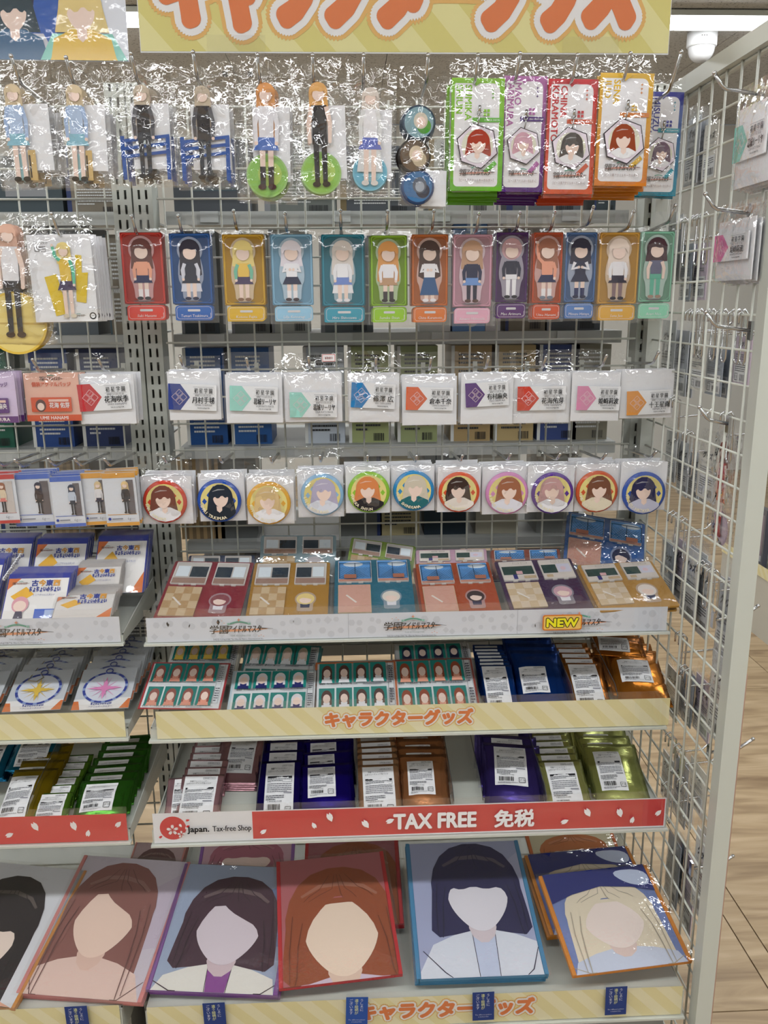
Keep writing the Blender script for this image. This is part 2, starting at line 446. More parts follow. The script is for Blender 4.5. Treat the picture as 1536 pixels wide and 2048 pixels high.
def brand_logo(m, x, y, s):
    """handwritten style wordmark with brush underline, ribbon and star"""
    m.band([(x-1.62*s, y-.02*s), (x-.4*s, y+.04*s), (x+.7*s, y+.06*s), (x+1.75*s, y+.1*s)], [.08*s, .16*s, .14*s, .03*s], '#e6a078')
    m.text('学園', x-1.28*s, y-.12*s, .44*s, '#2a2220', bold=.025, skew=.12, res=1)
    m.text('アイドルマスター', x+.46*s, y-.08*s, .40*s, '#2a2220', bold=.025, skew=.15, res=1, fit=2.35*s)
    m.band([(x+1.2*s, y+.18*s), (x+2.1*s, y+.1*s)], [.05*s, .015*s], '#2a2220')
    m.band([(x-.55*s+1.1*s*k/8, y+.48*s+.12*s*math.sin(math.pi*k/8)) for k in range(9)], .10*s, '#5fa08a')
    m.rect(x-.72*s, y+.40*s, x-.58*s, y+.54*s, '#8fbdae'); m.rect(x+.58*s, y+.40*s, x+.72*s, y+.54*s, '#8fbdae')
    m.poly([(x+.13*s*(1 if k % 2 == 0 else .3)*math.sin(k*math.pi/4), y+.74*s+.13*s*(1 if k % 2 == 0 else .3)*math.cos(k*math.pi/4)) for k in range(8)], '#e08a5a')
    for dx, dy in ((-1.3, .62), (-1.05, .7), (-.9, .55), (1.2, -.35), (1.35, -.28), (1.5, -.36)): m.disc(x+dx*s, y+dy*s, .04*s, .025*s, '#e0a080', 6)
    m.text('THE IDOLM@STER', x+.1*s, y-.33*s, .09*s, '#8a9a98', res=1, sx=1.2)
def shelf_unit(name, label, x0, x1, yf, yb, zb, zt, strip, strip_label, strip_x=None, clearlip=.012):
    deep = .036 if zb > .4 else .012
    """metal shelf: plate, front lip, side lips, clear rail on the front with a printed strip inside"""
    zs = zt-deep
    t = thing(name, label, 'shelf', ((x0+x1)/2, yf, zb), group='metal shelves of the display rack')
    w = x1-x0; 
    MB().box((0, (yb-yf)/2+.006, zs-zb-.002), (w, yb-yf-.012, .004)).build('plate', WHITE_METAL, t)
    m = MB(); m.box((0, .008, (zs-zb)/2), (w, .004, zs-zb-.004)); m.box((0, .004, .002), (w+.004, .012, .004)); m.build('front_lip', WHITE_METAL, t)
    for s in (-1, 1):
        m = MB(); xx = s*(w/2-.0012); pts = [(.012, .003), (yb-yf, -.012), (yb-yf, zs-zb+.022), (.012, zs-zb)]
        vs = [(xx-.001, a, b) for a, b in pts]+[(xx+.001, a, b) for a, b in pts]
        m.raw(vs, [(3,2,1,0), (4,5,6,7), (0,1,5,4), (1,2,6,5), (2,3,7,6), (3,0,4,7)])
        m.build('side_bracket', WHITE_METAL, t)
    # clear rail
    h = zt-zb
    rail = MB().box((0, .001, h/2+clearlip/2+.003), (w-.002, .0012, h+clearlip-.006)).build('clear_rail', CLEAR, t)
    sx0, sx1 = strip_x or (x0+.003, x1-.003)
    m = MB(); strip(m, sx0-(x0+x1)/2, sx1-(x0+x1)/2, h-.008)
    s = m.build('printed_strip', INK, rail, loc=(0, .0042, .005), rot=(R(90), 0, 0)); s['label'] = strip_label
    return t, zs
def strip_grey(logos, cuts=()):
    def f(m, a, b, h):
        m.rect(a, 0, b, h, '#dcdfe8')
        st = random.Random(3); m.z += m.dz
        x = a+.012
        while x < b-.012:
            for yy in (h*.25, h*.7):
                if st.random() < .8:
                    cx, cy, rr = x+st.uniform(-.006, .006), yy+st.uniform(-.004, .004), st.uniform(.004, .0075)
                    kk = st.choice((4, 6, 8, 14)); m.face([(cx+rr*math.cos(6.283*q/kk), cy+min(max(rr*math.sin(6.283*q/kk), -cy+.0005), h-cy-.0005), m.z) for q in range(kk)], lin('#ced1da'))
            x += .0165
        for c in cuts: m.rect(c-.0004, 0, c+.0004, h, '#b9bcc6')
        for lx in logos:
            brand_logo(m, lx, h*.40, h*.62)
            m.text('THE IDOLM@STER™& ©Bandai Namco Entertainment Inc.', lx-.002, h*.05, h*.07, '#50525c', res=1, fit=.085)
    return f
def strip_yellow(tx=None, size=.021):
    def f(m, a, b, h):
        striped(m, a, 0, b, h)
        if tx is not None: fat_kana(m, 'キャラクターグッズ', tx, h/2-size*.42, size, sx=1.0)
    return f
def petal(m, x, y, s, ang, col='#f6f3f4'):
    c, n = math.cos(ang), math.sin(ang)
    P = [(0, -1), (.45, -.35), (.5, .2), (.22, .75), (0, .42), (-.22, .75), (-.5, .2), (-.45, -.35)]
    m.poly([(x+s*(c*px-n*py), y+s*(n*px+c*py)) for px, py in P], col)
def blossom(m, x, y, s, col='#f6f3f4', core='#d5363a'):
    for k in range(5): a = k*2*math.pi/5; petal(m, x+s*.62*math.sin(a), y+s*.62*math.cos(a), s*.5, -a, col)
    for k in range(5): a = k*2*math.pi/5; m.band([(x, y), (x+s*.45*math.sin(a), y+s*.45*math.cos(a))], s*.06, core)
PET = [(-.115, .38, 2.2), (-.025, .8, 2.6), (-.07, .3, -.7), (.03, .6, .5), (.085, .55, 1.0)]
def strip_tax(full):
    def f(m, a, b, h):
        if full:
            m.rect(a, 0, b, h, '#f1f1f5')
            m.rect(-.276, .003, b-.002, h-.002, '#d63c3c')
            m.disc(-.412, h*.5, .0225, .0225, '#d5363a', 28)
            blossom(m, -.413, h*.44, .0105); blossom(m, -.398, h*.3, .0072)
            petal(m, -.3985, h*.62, .0042, .5); petal(m, -.388, h*.54, .0042, -.6)
            for q in ((-.386, .78, 1.8), (-.4335, .25, 2.2), (-.386, .58, 2.0)): petal(m, q[0], h*q[1], .0042, q[2], '#d5363a')
            m.text('Japan.', -.387, h*.39, .0115, '#1c1c20', 'L', bold=.04)
            m.text('Tax-free Shop', -.344, h*.39, .0112, '#202026', 'L', bold=.022, fit=.066)
            m.text('TAX FREE', -.032, h*.28, .030, '#f6f3f4', 'L', bold=.05, fit=.142)
            m.text('免税', .143, h*.28, .026, '#f6f3f4', 'L', bold=.05)
            for (x, y, an, s) in ((-.258, .33, 2.2, .0075), (-.17, .48, -2.7, .0075), (-.143, .77, .35, .0105), (-.082, .5, .6, .0105), (-.035-.005, .56, 2.0, .009),
                                  (.265, .35, 2.0, .0085), (.305, .66, .5, .0105), (.362, .62, .3, .0105), (.385, .33, 2.9, .0078), (.43, .55, 2.4, .0082)):
                petal(m, x, h*y, s, an)
        else:
            m.rect(a, 0, b, h, '#d63c3c')
            for (x, y, an, s) in ((.245, .33, 2.0, .0085), (.29, .64, .5, .0105), (.355, .62, .3, .0105), (.378, .3, 2.9, .0078), (.43, .6, 2.4, .0082)):
                petal(m, x, h*y, s, an)
    return f
BX0, BX1 = -.351, .546
LX0, LX1 = -1.285, -.389
shelf_unit('rack_shelf', 'white shelf of the wide bay fronted by a pale grey logo strip', BX0, BX1, 1.345, 1.595, .860, .912, strip_grey((-.29, .005, .29), (-.105, .185)), 'pale grey paper strip repeating a handwritten style logo')
shelf_unit('rack_shelf', 'white shelf of the wide bay with a yellow striped strip and orange lettering', BX0, BX1, 1.325, 1.595, .690, .750, strip_yellow(-.02), 'yellow diagonal striped strip with orange lettering', (BX0+.012, BX1+.006))
shelf_unit('rack_shelf', 'white shelf of the wide bay fronted by the red tax free strip', BX0, BX1, 1.285, 1.595, .514, .580, strip_tax(True), 'red and white tax free strip with blossom petals')
shelf_unit('rack_shelf', 'deep bottom shelf of the wide bay with yellow striped strip', BX0, BX1, 1.155, 1.595, .243, .308, strip_yellow(.048, .024), 'yellow striped strip with orange lettering half covered')
shelf_unit('rack_shelf', 'white shelf of the left bay fronted by a pale grey logo strip', LX0, LX1, 1.345, 1.595, .862, .916, strip_grey((.275,)), 'pale grey paper strip with a handwritten style logo')
shelf_unit('rack_shelf', 'white shelf of the left bay with a plain yellow striped strip', LX0, LX1, 1.325, 1.595, .696, .752, strip_yellow(), 'plain yellow diagonal striped strip')
shelf_unit('rack_shelf', 'white shelf of the left bay fronted by a red petal strip', LX0, LX1, 1.285, 1.595, .522, .582, strip_tax(False), 'red strip scattered with white petals')
shelf_unit('rack_shelf', 'deep bottom shelf of the left bay with yellow striped strip', LX0, LX1, 1.155, 1.595, .243, .315, strip_yellow(), 'yellow diagonal striped strip')
SH1, SH2, SH3, SH4 = .878, .716, .545, .299
# base cabinets under the bottom shelves
for (a, b, lab) in ((BX0, BX1, 'grey kick plinth under the wide bay'), (LX0, LX1, 'grey kick plinth under the left bay')):
    tag(MB().box(((a+b)/2, 1.40, .118), (b-a-.01, .36, .225)).build('plinth', GREY_METAL), lab, 'plinth')
# ------------------------------------------------------------------ top banner and corner poster
ban = thing('top_banner', 'yellow striped banner with big orange lettering over the wide bay', 'banner', (.111, YM-.012, 1.835))
MB().box((0, .0012, .115), (.906, .0018, .23)).build('board', CARD, ban)
m = MB(); striped(m, -.452, .002, .452, .228, .11, .9, '#ded27a', '#e9e09c'); fat_kana(m, 'キャラクターグッズ', -.01, .055, .112, sx=.585, o=(.27, .21, .11))
m.build('print', INK, ban, loc=(0, 0, 0), rot=(R(90), 0, 0))
MB().box((0, -.003, .115), (.906, .0006, .232)).build('cover_film', CLEAR, ban)
for px in (473, 1180):
    q = atY(px, 100, YM-.016); w = .098
    h = thing('banner_holder', 'clear plastic holder clipping the banner above the %s hooks' % ('bagged standee' if px < 800 else 'hexagon key holder'), 'holder', (q.x, YM-.018, 1.80), group='clear banner holders')
    MB().box((0, 0, .03), (w, .0012, .064), None, (R(-5), 0, 0)).build('plate', CLEAR, h)
    for sx in (-1, 1): MB().box((sx*w*.22, .006, .002), (.008, .012, .006)).build('clip', mat('dark_plastic'), h)
# ================================================================== builders for the goods
SKIN = '#f3d9cc'
def film_mesh(w, h, d, seed, ncr=18, amp=.0022, header=.0, nx=22, ny=32, back=True):
    """clear pouch: a creased front sheet and a flat back sheet; local origin bottom centre, z to the front"""
    g = np.random.default_rng(seed)
    X, Yv = np.meshgrid(np.linspace(-w/2, w/2, nx), np.linspace(0, h, ny))
    bx = 1-(np.abs(2*X/w))**5; hb = h-header
    by = np.clip(1-(np.abs(2*Yv/hb-1))**6, 0, 1) if hb > 0 else 0*X
    Z = d*np.clip(bx, 0, 1)*by+.0006
    if header > .008:   # the flap above the goods leans back over the hook
        Z -= np.clip(Yv-(h-header), 0, None)*(.20 if amp >= .0018 else .11)
    for k in range(ncr):
        ang = g.uniform(0, math.pi); x0 = g.uniform(-w/2, w/2); y0 = g.uniform(0, h)
        if g.random() < .45: y0 = h-header+g.uniform(-.02, .02); ang = math.pi/2+g.uniform(-.9, .9)
        dx, dy = math.cos(ang), math.sin(ang)
        dist = np.abs((X-x0)*-dy+(Yv-y0)*dx); al = (X-x0)*dx+(Yv-y0)*dy
        ln = g.uniform(.25, .8)*h; wd = g.uniform(.006, .016)
        Z += g.choice([-1, 1])*amp*g.uniform(.4, 1)*np.clip(1-dist/wd, 0, 1)*np.clip(1-np.abs(al)/ln, 0, 1)
    Z += amp*.1*g.standard_normal(Z.shape)
    Z = np.where(Yv > h-header-.002, Z, np.maximum(Z, .0002))
    vs = np.stack([X, Yv, Z], -1).reshape(-1, 3); idx = np.arange(nx*ny).reshape(ny, nx)
    fs = np.stack([idx[:-1, :-1], idx[:-1, 1:], idx[1:, 1:], idx[1:, :-1]], -1).reshape(-1, 4).tolist()
    m = MB(); m.raw(vs.tolist(), fs)
    hb = max(h-header, h*.3)
    if back: m.face([(-w/2, 0, -.0045), (-w/2, hb, -.0045), (w/2, hb, -.0045), (w/2, 0, -.0045)])
    return m
def pouch(parent, w, h, d=.004, seed=1, ncr=14, amp=.0016, header=.03, material=None, name='bag', nx=20, ny=28):
    return film_mesh(w, h, d, seed, ncr, amp, header, nx, ny).build(name, material or FILM, parent, True)
def hang_root(name, label, cat, x, Y, z, roll=0, yaw=0, lean=0, group=None):
    return thing(name, label, cat, (x, Y, z), (R(90-lean), R(roll), R(yaw)), group)
def hook(px, py, Y, label, drop=.022, tip=.016, r=.0026, base=None, group='chrome display hooks on the back grid'):
    T = atY(px, py, Y); b = (base or YM-.004)
    t = thing('display_hook', label, 'hook', (T.x, b, T.z-drop-.008), group=group)
    o = Vector(t.location)
    rod = MB().tube([Vector((T.x, b, T.z-drop-.008))-o, Vector((T.x, Y+tip+.012, T.z-drop))-o, Vector((T.x, Y+tip+.004, T.z-drop+.003))-o, T-o], r, 8); rod = rod.build('rod', CHROME, t, True)
    MB().box((0, .002, 0), (.008, .004, .022)).build('mount', WIRE, t)
    m = MB(); ico = [(r*1.25*math.cos(R(a)), r*1.25*math.sin(R(a))) for a in range(-90, 91, 30)]
    lathe(m, ico, 10).build('tip_ball', CHROME, rod, True, loc=T-o)
    return t
def stack(o, n, dy, label, group, jx=.002, jz=.002, jr=1.2, dz=0, skip=('hook_tab',), film=FILM_STACK):
    """further packs hanging behind the front one on the same hook"""
    rr = random.Random(len(label)*7+int(abs(o.location.x)*1e4))
    for i in range(1, n+1):
        c = dup(o, None, tuple(skip)+(('sleeve',) if i == 1 and (o.name.startswith('bagged') or o.name.startswith('key')) else ('sleeve', 'bag'))); c.location = (o.location.x+rr.uniform(-jx, jx), o.location.y+dy*i, o.location.z+rr.uniform(-jz, jz)+dz*i)
        c.rotation_euler = (o.rotation_euler.x, o.rotation_euler.y+R(rr.uniform(-jr, jr)), o.rotation_euler.z)
        c['label'] = label; c['group'] = group
def doll(m, cx, y0, H, hair, top, bottom, legs=SKIN, shoes='#3a2a2a', head=.36, long=.5, style='skirt', lean=0.0, sock=None, coat=None, arm=None, halo=None, arms='down'):
    """plain faceless figure in flat colour areas"""
    hy = y0+H*(1-head/2); hr = H*head/2; hx = cx+lean*H
    sh = y0+H*(1-head)*.97; hip = y0+H*(1-head)*.56; bw = H*.095 if head > .25 else H*.075
    if halo:
        e = H*.03
        m.disc(hx, hy, hr*1.02+e, hr*1.05+e, halo, 24); m.poly(smooth([(cx-bw*1.2-e, y0-e), (cx+bw*1.2+e, y0-e), (cx+bw*1.4+e, hip-H*.12), (cx+bw*2.0+e, hip), (cx+bw*1.8+e, sh), (cx+bw*1.2, hy), (cx-bw*1.2, hy), (cx-bw*1.8-e, sh), (cx-bw*2.0-e, hip), (cx-bw*1.4-e, hip-H*.12)], 1), halo)
    if long: m.poly([(hx-hr*.92, hy), (hx+hr*.92, hy), (hx+hr*1.05, y0+H*(1-head)-H*long*.32), (hx+hr*.3, y0+H*(1-head)-H*long*.42), (hx-hr*.3, y0+H*(1-head)-H*long*.42), (hx-hr*1.05, y0+H*(1-head)-H*long*.32)], hair)
    m.disc(hx, hy, hr*.98, hr, hair, 22)
    if coat: m.poly([(cx-bw*.9, sh), (cx+bw*.9, sh), (cx+bw*1.9, y0+H*.14), (cx-bw*1.9, y0+H*.14)], coat)
    lw = bw*.78
    for s in (-1, 1):
        xx = cx+s*bw*.55
        m.band([(xx, y0+H*.03), (xx, hip)], [lw*.8, lw], bottom if style == 'pants' else legs)
        if sock: m.band([(xx, y0+H*.02), (xx, y0+H*(1-head)*.27)], [lw*.9, lw], sock)
        m.disc(xx+s*bw*.12, y0+H*.025, lw*.72, H*.028, shoes, 12)
    if style == 'skirt': m.poly([(cx-bw*.95, hip+H*.06), (cx+bw*.95, hip+H*.06), (cx+bw*1.7, hip-H*.08), (cx-bw*1.7, hip-H*.08)], bottom)
    elif style == 'long': m.poly([(cx-bw*.9, hip+H*.06), (cx+bw*.9, hip+H*.06), (cx+bw*1.7, y0+H*.11), (cx-bw*1.7, y0+H*.11)], bottom)
    else: m.poly([(cx-bw, hip+H*.06), (cx+bw, hip+H*.06), (cx+bw*1.05, hip-H*.04), (cx-bw*1.05, hip-H*.04)], bottom)
    m.poly([(cx-bw*1.05, sh), (cx+bw*1.05, sh), (cx+bw*.95, hip+H*.04), (cx-bw*.95, hip+H*.04)], top)
    a = arm or coat or top
    for s in (-1, 1):
        if arms == 'up' and s == -1: P = [(cx+s*bw*.8, sh-bw*.2), (cx+s*bw*1.6, sh+bw*.6), (cx+s*bw*1.9, hy+hr*.6)]
        elif arms == 'front': P = [(cx+s*bw*1.0, sh-bw*.2), (cx+s*bw*1.5, (sh+hip)/2), (cx+s*bw*.3, (sh+hip)/2+bw*.3)]
        else: P = [(cx+s*bw*1.0, sh-bw*.2), (cx+s*bw*1.45, (sh+hip)/2), (cx+s*bw*1.35, hip-bw*.2)]
        m.band(P, [bw*.62, bw*.6, bw*.45], a); m.disc(P[-1][0], P[-1][1], bw*.26, bw*.26, SKIN, 8)
    m.disc(hx, hy-hr*.26, hr*.62, hr*.60, SKIN, 18)
    m.poly([(hx-hr*.86, hy-hr*.35), (hx-hr*.62, hy+hr*.05), (hx-hr*.2, hy+hr*.12), (hx+hr*.25, hy+hr*.02), (hx+hr*.62, hy+hr*.08), (hx+hr*.86, hy-hr*.35), (hx+hr*.95, hy+hr*.25), (hx+hr*.6, hy+hr*.8), (hx, hy+hr*.98), (hx-hr*.6, hy+hr*.8), (hx-hr*.95, hy+hr*.25)], hair)
def bust(m, cx, cy, r, hair, top, skin=SKIN, long=1, clip=None, tilt=0.0):
    """plain faceless head and shoulders in flat colour areas, kept inside a circle of radius clip"""
    def C(P):
        if not clip: return P
        o = []
        for x, y in P:
            d = math.hypot(x-clip[0], y-clip[1])
            o.append((x, y) if d <= clip[2] else (clip[0]+(x-clip[0])*clip[2]/d, clip[1]+(y-clip[1])*clip[2]/d))
        return o
    def dn(P, k=4):
        o = []
        for i in range(len(P)):
            A, B = P[i], P[(i+1) % len(P)]
            for q in range(k): o.append((A[0]+(B[0]-A[0])*q/k, A[1]+(B[1]-A[1])*q/k))
        return o
    hx = cx+tilt*r
    if long: m.poly(C(dn([(hx-.55*r, cy+.2*r), (hx+.55*r, cy+.2*r), (hx+.68*r, cy-.62*r*long), (hx-.68*r, cy-.62*r*long)])), hair)
    m.poly(C(dn([(cx-.25*r, cy-.3*r), (cx+.25*r, cy-.3*r), (cx+.72*r, cy-.52*r), (cx+.85*r, cy-1.1*r), (cx-.85*r, cy-1.1*r), (cx-.72*r, cy-.52*r)])), top)
    m.poly(C([(cx-.14*r, cy-.1*r), (cx+.14*r, cy-.1*r), (cx+.12*r, cy-.5*r), (cx, cy-.6*r), (cx-.12*r, cy-.5*r)]), skin)
    m.poly(C([(hx+.55*r*math.cos(t*.2618), cy+.2*r+.52*r*math.sin(t*.2618)) for t in range(24)]), hair)
    m.poly(C(smooth([(hx-.34*r, cy+.3*r), (hx+.34*r, cy+.3*r), (hx+.35*r, cy-.02*r), (hx+.2*r, cy-.27*r), (hx, cy-.36*r), (hx-.2*r, cy-.27*r), (hx-.35*r, cy-.02*r)], 2)), skin)
    m.poly(C(smooth([(hx-.50*r, cy-.3*r), (hx-.40*r, cy-.12*r), (hx-.30*r, cy+.2*r), (hx-.12*r, cy+.05*r), (hx+.06*r, cy+.24*r), (hx+.22*r, cy+.08*r), (hx+.33*r, cy+.18*r), (hx+.42*r, cy-.12*r), (hx+.52*r, cy-.3*r), (hx+.56*r, cy+.3*r), (hx+.25*r, cy+.74*r), (hx-.25*r, cy+.74*r), (hx-.56*r, cy+.3*r)], 1)), hair)
    m.band([(hx-.36*r, cy+.42*r), (hx-.1*r, cy+.5*r), (hx+.2*r, cy+.5*r)], [.02*r, .06*r, .02*r], mixc(hair, '#ffffff', .35))
def arc_text(m, s, cx, cy, r, a0, a1, size, col, bold=.03):
    n = len(s)
    for i, ch in enumerate(s):
        if ch == ' ': continue
        a = R(a0+(a1-a0)*i/max(n-1, 1))
        m.text(ch, cx+r*math.cos(a), cy+r*math.sin(a), size, col, bold=bold, rot=a+math.pi/2, layer=(i == 0), res=1)
def recycle_mark(m, x, y, s, col='#333338'):
    m.frame(x, y, x+s, y+s, s*.08, col, s*.1); m.text('プラ', x+s/2, y+s*.3, s*.34, col, res=1)
def barcode(m, x, y, w, h, seed=0):
    g = random.Random(seed); xx = x; m.z += m.dz
    while xx < x+w:
        b = g.choice((.0006, .001, .0014)); m.face([(xx, y, m.z), (xx+b, y, m.z), (xx+b, y+h, m.z), (xx, y+h, m.z)], lin('#26262a')); xx += b+g.choice((.0006, .0009, .0013))
def textlines(m, x, y, w, h, n, col='#7c7c84', seed=0):
    """lines of print too fine to read"""
    g = random.Random(seed); m.z += m.dz
    for i in range(n):
        yy = y+h-(i+.75)*h/n; xx = x
        end = x+w*(1 if i < n-1 else g.uniform(.4, .9))
        while xx < end:
            b = g.uniform(.002, .006); b = min(b, end-xx)
            m.face([(xx, yy, m.z), (xx+b, yy, m.z), (xx+b, yy+h/n*.45, m.z), (xx, yy+h/n*.45, m.z)], lin(col)); xx += b+.0006
def mini_logo(m, x, y, w, col='#3a2c28', brush='#cf6b45'):
    s = w/3.6
    m.band([(x-1.62*s, y), (x-.2*s, y+.08*s), (x+1.8*s, y+.12*s)], [.08*s, .16*s, .04*s], mixc(brush, '#ffffff', .2))
    m.text('学園アイドルマスター', x, y-.14*s, .5*s, col, bold=.02, res=1, fit=w*.92, skew=.1)
    m.band([(x-.5*s+s*k/6, y+.5*s+.1*s*math.sin(math.pi*k/6)) for k in range(7)], .1*s, '#6aa896')
# ================================================================== top hook row: bagged acrylic standees
YA = 1.40
ROW1 = 'standees bagged on the top hook row'
def standee_bag(rect, kind, label, stk_label, pal, seed, roll=0, nstack=3, Y=YA):
    x, z, w, h = fromrect(*rect, Y)
    t = hang_root('bagged_standee', label, 'acrylic stand', x, Y, z, roll, group=ROW1)
    pouch(t, w, h, .011, seed, 46, .0034, .03, FILM_CRISP, nx=40, ny=64)
    MB().box((w*.10, h*.40, -.0025), (w*.62, h*.52, .0012)).build('backing_card', CARD, t)
    if kind == 'jacket':      # blue jacket figure, bare legs
        m = MB(); doll(m, -w*.10, h*.05, h*.76, '#d9c4a2', '#b9cdea', '#8fc3d6', SKIN, '#2a2624', head=.19, long=.5, style='skirt', coat=None, arm='#a9c0e4')
        m.build('printed_figure', INK_GLOSS, t, loc=(0, 0, .0035))
        m = MB(); m.rect(w*.02, h*.06, w*.14, h*.30, '#d8b87c'); m.rect(-w*.13, h*.06, -w*.02, h*.27, '#9ecad0')
        m.rect(w*.03, h*.08, w*.055, h*.26, '#4a4038'); m.build('printed_base', INK_GLOSS, t, loc=(0, 0, .0012))
    elif kind == 'bench':     # dark clothes, seated on a blue rail
        m = MB(); z0 = .0012; b = '#2456a8'; yb = h*.05; yt = h*.40
        for xx in (-.36, .36): m.band([(w*xx, yb), (w*xx*1.02, yt)], w*.065, b)
        for yy in (.38, .32, .255): m.band([(-w*.40, h*yy-.004), (w*.40, h*yy+.004)], w*.05, b)
        m.build('printed_rail', INK_GLOSS, t, loc=(0, 0, z0))
        m = MB(); doll(m, w*.0, h*.06, h*.74, '#cbbba6', '#26242c', '#30343f', '#30343f', '#1c1c22', head=.19, long=.7, style='pants', lean=0, arm='#55545c')
        m.build('printed_figure', INK_GLOSS, t, loc=(0, 0, .0035))
    elif kind == 'disc':
        m = MB(); cx = pal.get('cx', 0)*w
        m.disc(cx, h*.18, w*.35, w*.35, pal['rim'], 36); m.disc(cx, h*.18, w*.32, w*.32, pal['disc'], 36); m.disc(cx+.004, h*.19, w*.2, w*.2, pal['disc2'], 30)
        m.build('printed_base', INK_GLOSS, t, loc=(0, 0, .0012))
        m = MB(); doll(m, cx, h*.08, h*.74, pal['hair'], pal['top'], pal['bottom'], pal.get('legs', SKIN), pal.get('shoes', '#33302e'), head=.195, long=pal.get('long', .3), style=pal.get('style', 'skirt'), sock=pal.get('sock'), coat=pal.get('coat'), arm=pal.get('arm'))
        m.build('printed_figure', INK_GLOSS, t, loc=(0, 0, .0035))
    stack(t, nstack, .017, stk_label, ROW1, .004, .003)
    return t
standee_bag((-14, 118, 112, 376), 'jacket', 'crumpled clear bag with a pale blue jacketed standee, first on the top row', 'bag hanging behind the first pale blue jacket standee', {}, 1, -1)
standee_bag((108, 120, 218, 376), 'jacket', 'crumpled clear bag with a pale blue jacketed standee, second on the top row', 'bag hanging behind the second pale blue jacket standee', {}, 2, 1, 4, YA-.008)
standee_bag((226, 118, 350, 372), 'bench', 'clear bag with a black clothed standee on blue rails, above the slotted posts', 'bag hanging behind the first blue rail standee', {}, 3, 0, 3)
standee_bag((346, 120, 470, 374), 'bench', 'clear bag with a black clothed standee on blue rails, under the banner', 'bag hanging behind the second blue rail standee', {}, 4, 0, 3, YA-.006)
standee_bag((468, 112, 588, 402), 'disc', 'clear bag with orange haired standee in a blue skirt on a green disc', 'bag hanging behind the blue skirt and green disc standee',
            dict(rim='#9fc978', disc='#8fc45e', disc2='#b7d26a', hair='#dd9a5c', top='#eceaf0', bottom='#5579c4', sock='#3a3438', shoes='#4a3030', cx=.02, long=.9), 5, 1, 2)
standee_bag((588, 112, 704, 396), 'disc', 'clear bag with a black shirted standee on a green disc', 'bag hanging behind the black shirt and green disc standee',
            dict(rim='#9fc978', disc='#93c75a', disc2='#b3d264', hair='#e8ae62', top='#211f26', bottom='#26242c', legs='#2a2830', shoes='#1c1a1e', style='pants', cx=-.04, long=.5, arm=SKIN), 6, -1, 2, YA-.006)
standee_bag((690, 126, 790, 392), 'disc', 'clear bag with a long white coated standee on a light blue disc', 'bag hanging behind the white coat and blue disc standee',
            dict(rim='#7fc3da', disc='#6db8d4', disc2='#9ad2e2', hair='#e2d6cc', top='#f2f0f4', bottom='#6a78c8', shoes='#ded8d4', coat='#e6e6e6', cx=-.02, long=.5), 7, 1, 2)
# three tin badges in one narrow bag
x, z, w, h = fromrect(796, 130, 896, 412, YA)
t = hang_root('badge_bag', 'narrow clear bag holding three dark round badges one above another', 'badge set', x, YA, z, 1.0, group='bags on the top hook row')
pouch(t, w, h, .010, 8, 34, .003, .05, FILM_CRISP, nx=34, ny=60)
MB().box((w*.22, h*.13, -.002), (w*.5, h*.26, .0012)).build('white_slip', CARD, t)
for k, (cy, c1, c2, c3, hr) in enumerate(((.595, '#27435a', '#86a9b4', '#4f9a3a', '#d8cdbb'), (.36, '#2e2824', '#6a5848', '#c9b79a', '#e2d0b4'), (.135, '#274a7e', '#3d74a8', '#20304c', '#5f6878'))):
    m = MB(); cx = -w*.14+(-.004 if k == 1 else .002); r = w*.335
    lathe(m, [(r, -.003), (r, .002), (r*.9, .005), (0, .0058)], 28, lin(c1)); m.z = .006
    m.disc(0, 0, r*.86, r*.86, c2, 26); m.disc(r*.3, -r*.2, r*.42, r*.42, c3, 18); m.disc(r*.1, r*.1, r*.42, r*.46, hr, 18); m.disc(r*.12, r*.02, r*.28, r*.3, SKIN if k < 2 else '#a9b0bc', 16)
    m.build('tin_badge', INK_GLOSS, t, True, loc=(cx, h*cy, 0))
stack(t, 2, .017, 'bag hanging behind the three dark round badges', 'bags on the top hook row')
